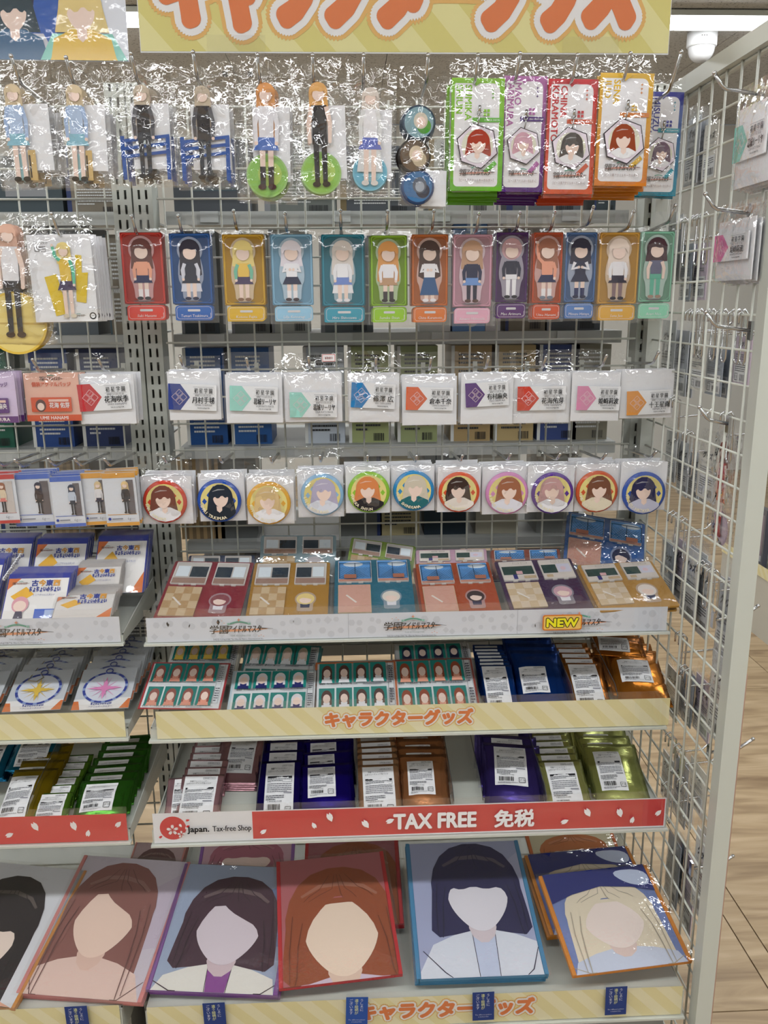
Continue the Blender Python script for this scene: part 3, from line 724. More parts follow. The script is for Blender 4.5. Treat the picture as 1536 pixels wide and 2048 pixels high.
# ------------------------------------------------------------------ hexagon key holders on tall cards
def keyholder(rect, name, c1, c2, ribbon, hair, seed, label, stk, roll=0, n=6, Y=YA, inner='#f2eff2', top='#f0eef0'):
    x, z, w, h = fromrect(*rect, Y); hd = .028
    t = hang_root('key_holder_pack', label, 'key holder', x, Y, z, roll, group='hexagon key holder cards')
    wc = w*.93; hc = h-hd
    m = MB(); m.box((0, 0, 0), (wc, hc, .0012), lin(c1)); m.z = .0007
    # colour runs from one end of the card to the other in printed bands
    a, b = lin(c1), lin(c2)
    m.z += m.dz
    for i in range(12):
        f = i/11; cc = tuple(b[k]+(a[k]-b[k])*f for k in range(3))+(1,)
        m.face([(-wc/2, -hc/2+hc*i/12, m.z), (wc/2, -hc/2+hc*i/12, m.z), (wc/2, -hc/2+hc*(i+1)/12, m.z), (-wc/2, -hc/2+hc*(i+1)/12, m.z)], cc)
    m.poly(rrect(-wc*.44, -hc*.46, wc*.41, hc*.455, (.006, .006, .010, .002)), inner)
    fs, ls = name
    m.text(fs, -wc*.24, hc*.44, .0105, c1, 'L', bold=.035, rot=-math.pi/2, sx=1.0, fit=hc*.42)
    m.text(ls, -wc*.41, hc*.44, .0105, c1, 'L', bold=.035, rot=-math.pi/2, fit=hc*.5)
    for yy in (.40, .365, .33): m.poly([(wc*.28+.0022*(1 if k % 2 == 0 else .35)*math.sin(k*math.pi/4), hc*yy+.0026*(1 if k % 2 == 0 else .35)*math.cos(k*math.pi/4)) for k in range(8)], c2)
    m.rect(-wc*.10, hc*.115, wc*.45, hc*.155, ribbon, .001); m.text('✦', wc*.0, hc*.125, .003, '#ffffff', res=1)
    m.text(fs+' '+ls, wc*.27, hc*.127, .0026, '#ffffff', res=1, fit=wc*.3)
    m.band([(wc*.16, -hc*.33), (wc*.36, -hc*.24)], .0065, ribbon if seed % 2 else c1)
    m.band([(-wc*.06, hc*.44), (wc*.06, hc*.485)], .005, c1)
    for (u, v) in ((wc*.17, hc*.2),):
        for k in range(4): m.rect(u-.005+.0055*(k % 2), v-.005+.0055*(k//2), u-.001+.0055*(k % 2), v-.001+.0055*(k//2), c1)
    mini_logo(m, 0, -hc*.345, wc*.72)
    m.text('［ピース風アクリルキーホルダー］', 0, -hc*.415, .0034, '#8a6a64', res=1, fit=wc*.66)
    m.build('card', INK_GLOSS, t, loc=(0, hc/2, .0))
    r = wc*.415; P = [(r*math.cos(R(30+60*k+12)), r*math.sin(R(30+60*k+12))) for k in range(6)]
    m = MB(); m.slab(P, 0, .003, lin('#3a3038')); m.z = .0032
    m.poly([(p[0]*.95, p[1]*.95) for p in P], '#e9dde8'); m.disc(0, 0, r*.72, r*.72, '#e6e3cf', 24)
    bust(m, 0, 0, r*.95, hair, top, SKIN, 1.0, (0, 0, r*.74), .05 if seed % 2 else -.05)
    charm = m.build('hexagon_charm', INK_GLOSS, t, loc=(wc*.0, hc*.40, .002))
    m = MB(); q = hc*.40+r
    m.tube([(wc*.0, q-.004, .004), (wc*.02, q+.004, .006), (wc*.03, q+.012, .006)], .0011, 6); m.tube([(wc*.02+.003*math.cos(k*.785), q+.014+.005*math.sin(k*.785), .006) for k in range(9)], .001, 6)
    m.tube([(wc*.02, q+.016, .006), (wc*.03, q+.024, .006)], .0022, 8); m.build('clasp_chain', CHROME, charm, True, loc=(0, -hc*.40, -.002))
    pouch(t, w, h, .006, 20+seed, 20, .0022, hd, FILM_CRISP, nx=26, ny=48)
    stack(t, n, .009, stk, 'hexagon key holder cards', .004, .003, 1.5, -.0022)
    return t
keyholder((897, 116, 1010, 382), ('SUMIKA', 'SHIUN'), '#8cc832', '#6ab52c', '#6dbb48', '#a83c28', 1, 'green bordered card with hexagon key holder in clear bag', 'card stacked behind the green key holder card', 0.5)
keyholder((1000, 112, 1092, 384), ('MAO', 'ARIMURA'), '#b46aa8', '#54237e', '#56307e', '#d8a8b8', 2, 'purple bordered card with hexagon key holder in clear bag', 'card stacked behind the purple key holder card', 0.8, 6, YA+.004)
keyholder((1088, 118, 1194, 388), ('CHINA', 'KURAMOTO'), '#c9343c', '#d7542e', '#d05a3a', '#57504e', 3, 'red bordered card with hexagon key holder in clear bag', 'card stacked behind the red key holder card', 0.6)
keyholder((1190, 106, 1304, 372), ('SENA', 'JUO'), '#e2b52e', '#dc8228', '#e08a46', '#9a4526', 4, 'yellow to orange bordered card with hexagon key holder', 'card stacked behind the yellow key holder card', 0.8, 7, YA-.004)
keyholder((1278, 146, 1362, 392), ('MISUZU', 'HATAYA'), '#3a3f9c', '#2a8fa8', '#3aa0b4', '#7a6474', 5, 'blue to teal bordered card with hexagon key holder', 'card stacked behind the blue key holder card', 1.0, 1, 1.47)
for k, (px, py, lab) in enumerate(((22, 112, 'first pale blue jacket standee'), (132, 115, 'second pale blue jacket standee'), (262, 107, 'first blue rail standee'), (386, 104, 'second blue rail standee'), (515, 110, 'blue skirt standee'), (625, 110, 'black shirt standee'), (727, 110, 'white coat standee'), (856, 110, 'three badge bag'),
                            (956, 110, 'green key holder card'), (1040, 107, 'purple key holder card'), (1155, 110, 'red key holder card'), (1261, 107, 'yellow key holder card'))):
    hook(px, py, YA-.035, 'chrome hook carrying the '+lab, .03, .02)
hook(1362, 104, YA-.03, 'long chrome hook carrying the blue key holder card', .045, .03)

# ================================================================== second hook row: acrylic mini figures in stiff sleeves
YB = 1.50
MINI = [((240, 456, 339, 646), 'red', '#c23a30', '#e2453a', 'Saki Hanami', dict(hair='#6a3c38', top='#f0a98c', bottom='#20265a', shoes='#2e2a34', sock='#f4eef0', long=.4)),
 ((337, 458, 434, 646), 'royal blue', '#2f5c98', '#2a67bb', 'Temari Tsukimura', dict(hair='#2c2738', top='#22243a', bottom='#20243c', coat='#dcdce8', shoes='#1e2146', long=.7)),
 ((442, 460, 540, 648), 'golden yellow', '#cfa02c', '#e5b934', 'Kotone Fujita', dict(hair='#efd88a', top='#edc55c', bottom='#4a3a60', arm='#7ac0a4', shoes='#8a6448', long=.2)),
 ((538, 460, 636, 648), 'pale blue', '#86b6d2', '#9ccdea', 'Lilja Katsuragi', dict(hair='#e9e1ea', top='#f3f1f6', bottom='#1f2448', shoes='#3c2a34', sock='#f4eef0', long=.2, arms='front')),
 ((638, 460, 739, 650), 'teal', '#2f889e', '#38a0ba', 'Hiro Shinosawa', dict(hair='#e6dcd6', top='#f4f2f6', bottom='#7890d2', coat='#f0eef2', shoes='#efe9ec', long=.6)),
 ((736, 462, 822, 650), 'lime green', '#8ab02c', '#9bcd2c', 'Sumika Shiun', dict(hair='#e3a05a', top='#f1eef4', bottom='#c39a78', sock='#3a3036', shoes='#302828', long=.9)),
 ((818, 460, 904, 650), 'orange', '#c9733c', '#e07a34', 'China Kuramoto', dict(hair='#4e3430', top='#f2eef2', bottom='#2f5a8c', style='long', shoes='#efe9ec', long=.7, arms='front')),
 ((900, 460, 992, 652), 'soft pink', '#d3a3b2', '#eab0c6', 'Rinami Himesaki', dict(hair='#c49a7e', top='#22264a', bottom='#7298d4', legs='#23223a', shoes='#5a3a34', long=.3)),
 ((986, 456, 1062, 642), 'dark purple', '#573068', '#5a2a72', 'Mao Arimura', dict(hair='#d3a6ac', top='#23253e', bottom='#f4f2f6', style='pants', shoes='#26242e', long=0)),
 ((1060, 456, 1130, 644), 'red orange', '#c4613c', '#d4542c', 'Ume Hanami', dict(hair='#a56a54', top='#f0a68a', bottom='#232a56', sock='#f4eef0', shoes='#7a8090', long=.4, arms='up')),
 ((1124, 456, 1198, 642), 'denim blue', '#5474a6', '#5d86c6', 'Misuzu Hataya', dict(hair='#2c2840', top='#232646', bottom='#23284a', arm='#f1eef4', sock='#242a5c', shoes='#1e2144', long=.2, arms='front')),
 ((1190, 456, 1284, 646), 'ochre', '#d1a04a', '#e6b04a', 'Sena Juo', dict(hair='#efdccf', top='#f3f0f4', bottom='#2a2038', legs='#8d7478', shoes='#2a2434', long=.7)),
 ((1272, 454, 1352, 642), 'mint green', '#8ab8a0', '#98dcbc', 'Asari Neo', dict(hair='#4c3038', top='#6a6a86', bottom='#63b59c', style='pants', shoes='#a88a7a', long=.1, arm=SKIN))]
HOOK2 = [(263, 433), (356, 432), (467, 422), (570, 427), (681, 422), (775, 423), (868, 422), (958, 428), (1040, 426), (1110, 425), (1187, 414), (1268, 423), (1351, 411)]
sl_me = {}
for k, (rc, cn, pc, bc, nm, pal) in enumerate(MINI):
    Y = YB+(-.006 if k % 2 else .0)
    x, z, w, h = fromrect(*rc, Y)
    t = hang_root('acrylic_figure_pack', '%s acrylic mini figure pack in the second hook row' % cn, 'acrylic stand', x, Y, z, 0, group='acrylic mini figures in sleeves')
    # tinted panel
    m = MB(); m.slab(rrect(-w*.44, h*.205, w*.40, h*.955, .002), -.0015, .0015, lin(pc)); m.build('tinted_panel', TINT, t)
    m = MB(); m.z = .002; m.frame(-w*.42, h*.215, w*.38, h*.945, .0012, bc, .004)
    m.frame(-w*.40, h*.225, w*.36, h*.935, .0005, bc, .010)
    m.build('panel_line', INK_GLOSS, t)
    m = MB(); m.z = .0026
    doll(m, -w*.03, h*.25, h*.645, pal['hair'], pal['top'], pal['bottom'], **{q: v for q, v in pal.items() if q not in ('hair', 'top', 'bottom')}, halo=mixc(pc, '#d8d8dc', .45))
    m.disc(-w*.03, h*.235, w*.22, .0012, '#6a6468', 14); m.build('figure', INK_GLOSS, t)
    MB().slab(rrect(-w*.15, h*.208, w*.09, h*.226, .001), .0016, .0035).build('slot_tab', CLEAR, t)
    m = MB(); m.slab(rrect(-w*.40, h*.03, w*.38, h*.192, (.002, .006, .006, .006)), -.0012, .0018, lin(bc)); m.z = .002
    m.frame(-w*.37, h*.045, w*.355, h*.178, .0005, '#f0e8ea', .005)
    m.rect(-w*.14, h*.125, w*.12, h*.15, '#d9d6d8', .0012)
    m.text(nm, -w*.01, h*.065, .0048, '#f2eef0', res=1, skew=.15, fit=w*.56)
    m.band([(w*.28, h*.06), (w*.335, h*.06), (w*.335, h*.11)], .0007, '#f0e8ea'); m.build('name_base', INK_GLOSS, t)
    pouch(t, w*1.0, h, .005, 60+k % 4, 5, .0008, .012, SLEEVE, 'sleeve', 14, 22)
    m = MB(); m.box((0, h+.012, 0), (.024, .026, .0008)); m.build('hook_tab', SLEEVE, t)
    stack(t, 2, .013, 'pack behind the %s acrylic mini figure' % cn, 'acrylic mini figures in sleeves', .003, .0015, .5)
    hook(*HOOK2[k], YB-.035, 'chrome hook holding the %s mini figure pack' % cn, .024, .018)
# left bay packs in the second row
x, z, w, h = fromrect(-62, 426, 96, 690, 1.44)
t = hang_root('bagged_standee', 'crumpled clear bag with black trousered standee on a yellow disc', 'acrylic stand', x, 1.44, z, 1, group='standees of the left bay')
m = MB(); m.disc(.004, h*.17, w*.40, w*.40, '#e9c552', 36); m.disc(.004, h*.17, w*.37, w*.37, '#edd682', 36); m.rect(-w*.4, h*.16, w*.4, h*.175, '#cfae5a'); m.build('printed_base', INK_GLOSS, t, loc=(0, 0, .001))
m = MB(); doll(m, .004, h*.06, h*.86, '#e6b9a4', '#f0eef2', '#2a272c', '#2a272c', '#3a2820', head=.17, long=.5, style='pants', arm=SKIN); m.build('printed_figure', INK_GLOSS, t, loc=(0, 0, .0035))
pouch(t, w, h, .012, 91, 44, .0034, .03, FILM_CRISP, nx=40, ny=60)
stack(t, 2, .017, 'bag behind the black trousered standee', 'standees of the left bay')
x, z, w, h = fromrect(56, 428, 194, 646, 1.43)
t = hang_root('standee_card_pack', 'white card pack with yellow blocks and green jacketed figure in a bag', 'acrylic stand', x, 1.43, z, -1, group='white standee cards of the left bay')
hc = h*.83; MB().box((0, hc/2, -.001), (w*.92, hc*.97, .002)).build('card', CARD, t)
m = MB(); m.z = .0004
m.text('アクリルスタンド', -w*.26, hc*.88, .0044, '#2e2a2e', res=1, fit=w*.2); m.frame(-w*.36, hc*.80, -w*.20, hc*.86, .0005, '#3a3438'); textlines(m, -w*.35, hc*.805, w*.14, hc*.05, 3, '#55525a')
m.poly([(-w*.26, hc*.52), (-w*.08, hc*.55), (w*.03, hc*.11), (-w*.15, hc*.08)], '#e6c62e'); m.poly([(w*.22, hc*.76), (w*.31, hc*.75), (w*.29, hc*.56), (w*.38, hc*.56), (w*.31, hc*.22), (w*.17, hc*.24)], '#e6c62e')
m.rect(w*.04, 0.002, w*.455, hc*.155, '#f6f6f8'); mini_logo(m, w*.18, hc*.075, w*.22, '#2a2426', '#b9a890'); m.disc(w*.39, hc*.075, .0055, .0055, '#26242a', 16); m.disc(w*.39, hc*.075, .0037, .0037, '#f2f2f4', 16); m.text('OM', w*.39, hc*.068, .0022, '#26242a', res=1)
m.build('card_print', INK_GLOSS, t)
m = MB(); doll(m, w*.06, hc*.06, hc*.84, '#e8d28c', '#e6c24c', '#42355c', SKIN, '#d8ccb8', head=.2, long=.25, arm='#63c4a4', style='skirt', arms='up'); m.build('printed_figure', INK_GLOSS, t, loc=(0, 0, .003))
pouch(t, w, h, .006, 92, 22, .002, .035, FILM_CRISP, nx=30, ny=40)
stack(t, 6, .016, 'white standee card in the stack behind the yellow block pack', 'white standee cards of the left bay', .0015, .0015, .6)
hook(103, 427, 1.395, 'chrome hook holding the white standee cards', .03, .02); hook(-20, 440, 1.40, 'chrome hook holding the black trousered standee bag', .026, .018)

# ================================================================== third hook row: name tags on white cards
YC = 1.475
def tag_print(m, w, h, c, name, romaji, sm='高等部アイドル科１年１組'):
    m.slab(rrect(-w/2, -h/2, w/2, h/2, .0015), -.0012, .0012, lin('#f3f3f6')); m.z = .0013
    m.poly([(-w/2, -h/2), (-w*.25, -h/2), (-w*.05, 0), (-w*.25, h/2), (-w/2, h/2)], c)
    k = h*.205; cx = -w*.27
    m.z += m.dz
    for (u, v) in ((-1, 1), (1, 1), (-1, -1), (1, -1)):
        ax, ay = cx+(u+v*0)*k*.5, v*k*.5
        q = [(ax-k*.42, ay-k*.42), (ax+k*.42, ay-k*.42), (ax+k*.42, ay+k*.42), (ax-k*.42, ay+k*.42)]
        q = [(cx+((a-cx)-b)*.78, ((a-cx)+b)*.78) for a, b in q]
        for i in range(4):
            A, B = q[i], q[(i+1) % 4]; d = math.hypot(B[0]-A[0], B[1]-A[1]); nx_, ny_ = -(B[1]-A[1])/d*.0003, (B[0]-A[0])/d*.0003
            m.face([(A[0]+nx_, A[1]+ny_, m.z), (A[0]-nx_, A[1]-ny_, m.z), (B[0]-nx_, B[1]-ny_, m.z), (B[0]+nx_, B[1]+ny_, m.z)], lin('#efd8dc'))
        if u*v > 0:
            for e in (-.2, 0, .2): A = (cx+((ax-cx)+e*k-ay)*.78, ((ax-cx)+e*k+ay)*.78); m.disc(A[0], A[1], .0005, .0005, '#efd8dc', 6)
    m.rect(w*.02, h*.40, w*.44, h*.41, '#9a9aa0')
    m.text('初 星 学 園', w*.23, h*.185, h*.155, '#26262c', bold=.02, res=1, fit=w*.37)
    m.rect(w*.02, h*.135, w*.44, h*.145, '#9a9aa0')
    m.text(sm, w*.22, h*.055, h*.06, '#3c3c44', res=1, fit=w*.32)
    m.text(name, w*.23, -h*.20, h*.20, '#1d1d22', bold=.028, res=1, fit=w*.46)
    m.text(romaji, w*.23, -h*.315, h*.075, '#5a5a62', res=1, sx=1.25, fit=w*.36)
    m.text('THE IDOLM@STER', w*.23, -h*.42, h*.05, '#26262c', bold=.02, res=1, sx=1.2, fit=w*.26)
def name_tag(rect, cardtop, tagrect, c, name, romaji, label, stk, seed, roll=0, Y=YC, n=3, troll=0, gloss=0, price=False, cname='white card name tags'):
    x, z, w, h = fromrect(*rect, Y)
    t = hang_root('name_tag_pack', label, 'name tag', x, Y, z, roll, group=cname)
    hc = h*(rect[3]-cardtop)/(rect[3]-rect[1])
    MB().box((0, hc/2+.001, -.0012), (w*.93, hc-.002, .0016)).build('card', CARD, t)
    tx, tz, tw, th = fromrect(*tagrect, Y)
    m = MB(); tag_print(m, tw, th, c, name, romaji); m.build('name_tag', INK_GLOSS, t, loc=(tx-x, tz-z+th/2, .0035), rot=(0, 0, R(troll)))
    bag = pouch(t, w, h, .006, 120+seed, 12+12*gloss, .0012+.0014*gloss, h-hc, FILM_CRISP if gloss else FILM, nx=24, ny=28)
    if price:
        q = MB(); q.box((w*.27, h*.93, .003), (.024, .013, .0004), lin('#f4f0f2')); q.z = .0034; q.frame(w*.27-.011, h*.93-.006, w*.27+.011, h*.93+.006, .0007, '#d8554c'); q.text('¥880', w*.27, h*.93-.0025, .005, '#8a3a3a', res=1); q.build('price_sticker', INK, bag)
    stack(t, n, .011, stk, cname, .002, .002, .6, skip=('price_sticker',))
    return t
NT = [((152, 706, 272, 850), 748, (158, 766, 262, 820), '#c8323a', '花海咲季', 'SAKI HANAMI', 'red arrow', 0, 3),
 ((332, 712, 444, 842), 742, (338, 768, 434, 820), '#2b3f8e', '月村手毬', 'TEMARI TSUKIMURA', 'navy arrow', 0, -3),
 ((446, 704, 568, 848), 748, (460, 772, 556, 822), '#9fdcd0', '葛城リーリヤ', 'LILJA KATSURAGI', 'mint green arrow, first of the two', 1, -2),
 ((564, 706, 688, 846), 746, (580, 784, 674, 834), '#9fdcd0', '葛城リーリヤ', 'LILJA KATSURAGI', 'mint green arrow and price sticker', 1, -1),
 ((694, 702, 802, 846), 746, (702, 766, 790, 816), '#1f7fc0', '篠澤 広', 'HIRO SHINOSAWA', 'bright blue arrow', 0, -3),
 ((800, 704, 918, 852), 752, (812, 774, 906, 820), '#dd6436', '倉本千奈', 'CHINA KURAMOTO', 'deep orange arrow', 0, -2),
 ((918, 704, 1030, 850), 746, (930, 764, 1016, 812), '#55207c', '有村麻央', 'MAO ARIMURA', 'purple arrow', 0, 3),
 ((1020, 700, 1146, 848), 746, (1034, 772, 1130, 820), '#d4412f', '花海佑芽', 'UME HANAMI', 'scarlet arrow', 0, 0),
 ((1140, 698, 1244, 844), 744, (1152, 772, 1238, 820), '#e08fb4', '姫崎莉波', 'RINAMI HIMESAKI', 'pink arrow', 0, -1),
 ((1238, 700, 1352, 838), 738, (1252, 780, 1340, 828), '#e59a45', '十王星南', 'SENA JUO', 'light orange arrow', 0, 2)]
for k, (rc, ct, tr, c, nm, rm, ds, pr, tr_) in enumerate(NT):
    name_tag(rc, ct, tr, c, nm, rm, 'name tag with %s on white card in clear bag' % ds, 'card behind the name tag with %s' % ds, k, 0.3*(-1)**k, YC+(.005 if k % 2 else 0), 4 if k == 0 else 3, tr_, 1 if k in (3, 4, 7) else 0, k == 3)
for px, py, nm in ((197, 718, 'red arrow'), (360, 713, 'navy arrow'), (493, 717, 'first mint arrow'), (617, 714, 'price stickered mint arrow'), (752, 716, 'bright blue arrow'), (862, 717, 'deep orange arrow'), (977, 714, 'purple arrow'), (1092, 714, 'scarlet arrow'), (1213, 711, 'pink arrow'), (1317, 705, 'light orange arrow')):
    hook(px, py, YC-.03, 'chrome hook carrying the %s name tag' % nm, .020, .016)
# two coloured cards of the left bay
def colour_card(rect, c, band, txt, label, Y, stk, ttl='個装アクリルバッジ'):
    x, z, w, h = fromrect(*rect, Y); hc = h*.71
    t = hang_root('acrylic_badge_card', label, 'badge card', x, Y, z, 0, group='tinted badge cards of the left bay')
    m = MB(); m.box((0, hc/2, -.001), (w*.93, hc, .0014), lin(c)); m.z = .0002
    m.rect(-w*.465, 0, w*.465, hc*.13, band); m.text(txt, w*.0, hc*.035, hc*.07, '#f6ecec', bold=.03, res=1)
    mini_logo(m, 0, hc*.87, w*.42, '#4a3c38', '#d87a5a'); m.text(ttl, 0, hc*.73, hc*.075, band, bold=.03, res=1, fit=w*.66)
    m.build('card', INK, t)
    m = MB(); m.slab(rrect(-w*.36, hc*.20, w*.32, hc*.50, .0015), .001, .0035, lin(band)); m.z = .0037
    m.disc(-w*.2, hc*.33, w*.09, hc*.13, '#5a3634', 16); m.disc(-w*.2, hc*.31, w*.06, hc*.08, SKIN, 14); m.rect(-w*.06, hc*.41, w*.28, hc*.46, '#f0c8bc')
    m.text('花海 佑芽' if 'UME' in txt else '有村 麻央', w*.12, hc*.29, hc*.09, '#f6ecec', bold=.03, res=1, fit=w*.34); m.build('acrylic_badge', INK_GLOSS, t)
    pouch(t, w, h, .005, 150, 14, .0014, h-hc, FILM, nx=22, ny=28)
    stack(t, 3, .012, stk, 'tinted badge cards of the left bay', .002, .002, .5); return t
colour_card((44, 706, 162, 842), '#eab9a6', '#d9552e', 'UME HANAMI', 'salmon pink card with a small red badge in clear bag', 1.47, 'card behind the salmon pink badge card')
colour_card((-74, 704, 34, 846), '#d9c6e4', '#62307e', 'MAO ARIMURA', 'lilac card with purple band cut by the photo edge', 1.455, 'card behind the lilac badge card')
hook(65, 719, 1.44, 'chrome hook carrying the salmon pink badge cards', .02, .016); hook(-22, 719, 1.43, 'chrome hook carrying the lilac badge cards', .02, .016)

# ================================================================== fourth hook row: round tin badges and photo cards
YD = 1.47
BG = [((278, 906, 386, 1048), 331, 1002, 44, 'red', '#d0402f', 'SAKI HANAMI', '#7a463c', '#f1eef2', 4),
 ((394, 894, 492, 1042), 440, 1000, 44, 'deep blue', '#1e4fae', 'TEMARI TSUKIMURA', '#1e2b3c', '#1c2836', 3),
 ((490, 912, 590, 1048), 538, 1005, 44, 'yellow', '#e3aa3e', 'KOTONE FUJITA', '#e2c48e', '#f2f0f4', 5),
 ((592, 892, 690, 1034), 645, 988, 43, 'pale blue', '#93bfe2', 'LILJA KATSURAGI', '#b9b2cc', '#dfe2ee', 3),
 ((688, 896, 782, 1026), 737, 983, 42, 'green', '#8fc23c', 'SUMIKA SHIUN', '#e08a52', '#23222a', 4),
 ((780, 892, 872, 1022), 827, 980, 41, 'sky blue', '#2d8cc8', 'HIRO SHINOSAWA', '#d6cbb8', '#1f6a72', 3),
 ((872, 890, 964, 1024), 917, 983, 41, 'orange red', '#d85530', 'CHINA KURAMOTO', '#3c2826', '#f0e6de', 4),
 ((962, 898, 1060, 1028), 1013, 985, 43, 'pink', '#d78fc2', 'RINAMI HIMESAKI', '#a4684c', '#e6e4ee', 3),
 ((1052, 890, 1152, 1024), 1103, 985, 42, 'purple', '#5a2f92', 'MAO ARIMURA', '#c79c9c', '#f0eef4', 4),
 ((1148, 894, 1244, 1022), 1192, 982, 42, 'rust', '#cf5a32', 'UME HANAMI', '#7a4c38', '#e9dcc4', 4),
 ((1238, 892, 1336, 1020), 1285, 985, 43, 'royal blue', '#2f55ae', 'MISUZU HATAYA', '#2a2c56', '#c9c9de', 3)]
for k, (rc, cx, cy, rp, cn, c, nm, hair, top, n) in enumerate(BG):
    Y = YD+(.006 if k % 2 else 0)
    x, z, w, h = fromrect(*rc, Y); C = atY(cx, cy, Y); E_ = atY(cx+rp, cy, Y); r = E_.x-C.x
    t = hang_root('tin_badge_pack', '%s rimmed round tin badge on a white card' % cn, 'badge', x, Y, z, 0.4*(-1)**k, group='round tin badges on white cards')
    MB().box((0, (r*2.2)/2+.001, -.001), (w*.94, r*2.25, .0012)).build('card', CARD, t)
    m = MB(); lathe(m, [(r*.96, -.002), (r, .0005), (r, .0015), (r*.93, .0042), (0, .0048)], 36, lin(c)); m.z = .0049
    inn = '#e9d98c'; m.disc(0, 0, r*.84, r*.84, inn, 36)
    m.z += m.dz; s = r*.22
    for i in range(-4, 5):
        for j in range(-4, 5):
            if (i+j) % 2 == 0: continue
            P = [((i)*s, (j+.5)*s*1.3), ((i+.5)*s*1.0, j*s*1.3), (i*s, (j-.5)*s*1.3), ((i-.5)*s, j*s*1.3)]
            if all(math.hypot(*p) < r*.84 for p in P): m.face([(p[0], p[1], m.z) for p in P], lin(c if (i*3+j) % 4 else '#b9a45c'))
    bust(m, 0, r*.05, r*.98, hair, top, SKIN, 1.0, (0, 0, r*.92), (-.06, .08)[k % 2])
    sp = nm.split(' '); L = len(nm)
    arc_text(m, nm, 0, 0, r*.86, 188, 188+min(100, L*7.5), r*.14, '#f6ecd0', .04)
    m.build('tin_badge', INK_GLOSS, t, True, loc=(C.x-x, C.z-z, .004))
    pouch(t, w, h, .009, 170+k, 14, .0014, h-r*2.3, FILM if k not in (0, 2, 3, 8) else FILM_CRISP, nx=24, ny=30)
    stack(t, n, .013, 'badge card behind the %s rimmed badge' % cn, 'round tin badges on white cards', .003, .003, .8)
for px, py, nm in ((327, 924, 'red'), (439, 924, 'deep blue'), (541, 924, 'yellow'), (640, 922, 'pale blue'), (735, 922, 'green'), (833, 922, 'sky blue'), (925, 921, 'orange red'), (1021, 918, 'pink'), (1120, 918, 'purple'), (1212, 918, 'rust'), (1312, 914, 'royal blue')):
    hook(px, py-10, YD-.035, 'chrome hook carrying the %s rimmed badges' % nm, .014, .014)
PH = [((-52, 906, 36, 1048), '#c93a3a', '#a86a4c', '#e9d4b8', '#e0807a', 'red banded', 5), ((22, 902, 108, 1052), '#4a6cc8', '#2e2c48', '#3a2c34', '#26242c', 'blue banded', 6), ((102, 908, 168, 1054), '#4a6cc8', '#23304c', '#c9d2e2', '#2a3040', 'blue banded, narrow', 6),
      ((164, 900, 216, 1050), '#e2a23a', '#e8cfa0', '#e9e6ea', '#262a48', 'orange banded, first', 2), ((206, 898, 276, 1052), '#e2a23a', '#e6c894', '#2c2830', '#2a2830', 'orange banded, second', 4)]
for k, (rc, c, hair, top, bot, cn, n) in enumerate(PH):
    Y = 1.44+.006*(k % 2)
    x, z, w, h = fromrect(*rc, Y); hc = h*.70
    t = hang_root('photo_card_pack', 'figure photo card, %s, hanging in the left bay' % cn, 'photo card', x, Y, z, -1.5, group='banded photo cards of the left bay')
    m = MB(); m.box((0, hc/2, -.0006), (w*.94, hc, .001), lin('#dfe2ea')); m.z = .0002
    m.rect(-w*.47, hc*.9, w*.47, hc*.995, c); m.rect(-w*.47, .0005, w*.47, hc*.07, c); m.rect(-w*.42, hc*.215, w*.42, hc*.225, c)
    m.rect(w*.2, hc*.22, w*.40, hc*.86, '#6a6266' if k != 0 else '#cfc6c2')
    doll(m, w*.16, hc*.24, hc*.60, hair, top, bot, '#2c2a34', '#2a2628', head=.22, long=.2)
    m.disc(-w*.36, hc*.145, w*.045, w*.045, '#3a4a9a', 12); m.rect(-w*.29, hc*.135, w*.02, hc*.155, '#7c8090'); m.text('6g—', w*.26, hc*.12, .005, '#8a8c96', res=1)
    m.build('card', INK_GLOSS, t)
    pouch(t, w, h, .003, 200+k, 8, .0009, h-hc, FILM, nx=18, ny=24)
    stack(t, n, .009, 'photo card behind the %s one' % cn, 'banded photo cards of the left bay', .003, .002, 1.0)
for px, py, nm in ((-10, 918, 'red banded'), (30, 920, 'blue banded'), (97, 918, 'narrow blue banded'), (150, 918, 'first orange banded'), (209, 918, 'second orange banded')):
    hook(px, py, 1.40, 'chrome hook carrying the %s photo cards' % nm, .016, .018)
# ================================================================== goods lying on the shelves
def lay(pbl, pbr, ptop, Yf, lean, z=None):
    """front-edge pixels (on the upright plane Yf, or at height z) and the top-centre pixel -> pose and size of a leaning flat pack"""
    a, b = atY(*pbl, Yf), atY(*pbr, Yf); c = (a+b)/2
    u = Vector((0, math.cos(R(lean)), math.sin(R(lean)))); n = Vector((0, -math.sin(R(lean)), math.cos(R(lean))))
    if z is not None: c.z = z
    t = atPlane(*ptop, c, n)
    return c, (b.x-a.x), (t-c).dot(u), t.x-c.x
def lean_root(name, label, cat, loc, lean, rz=0, group=None):
    o = thing(name, label, cat, loc, (0, 0, 0), group)
    o.rotation_euler = (Matrix.Rotation(R(lean), 3, 'X') @ Matrix.Rotation(R(rz), 3, 'Z')).to_euler(); return o
def fan(o, n, dy, label, group, dz=0, jx=.002, jr=1.0, skip=(), dx=0):
    rr = random.Random(int(abs(o.location.x)*1e5)+n)
    out = []
    for i in range(1, n+1):
        c = dup(o, None, skip); c.location = o.location+Vector((dx*i+rr.uniform(-jx, jx), dy*i, dz*i)); c['label'] = label; c['group'] = group
        mm = o.rotation_euler.to_matrix() @ Matrix.Rotation(R(rr.uniform(-jr, jr)), 3, 'Z'); c.rotation_euler = mm.to_euler(); out.append(c)
    return out
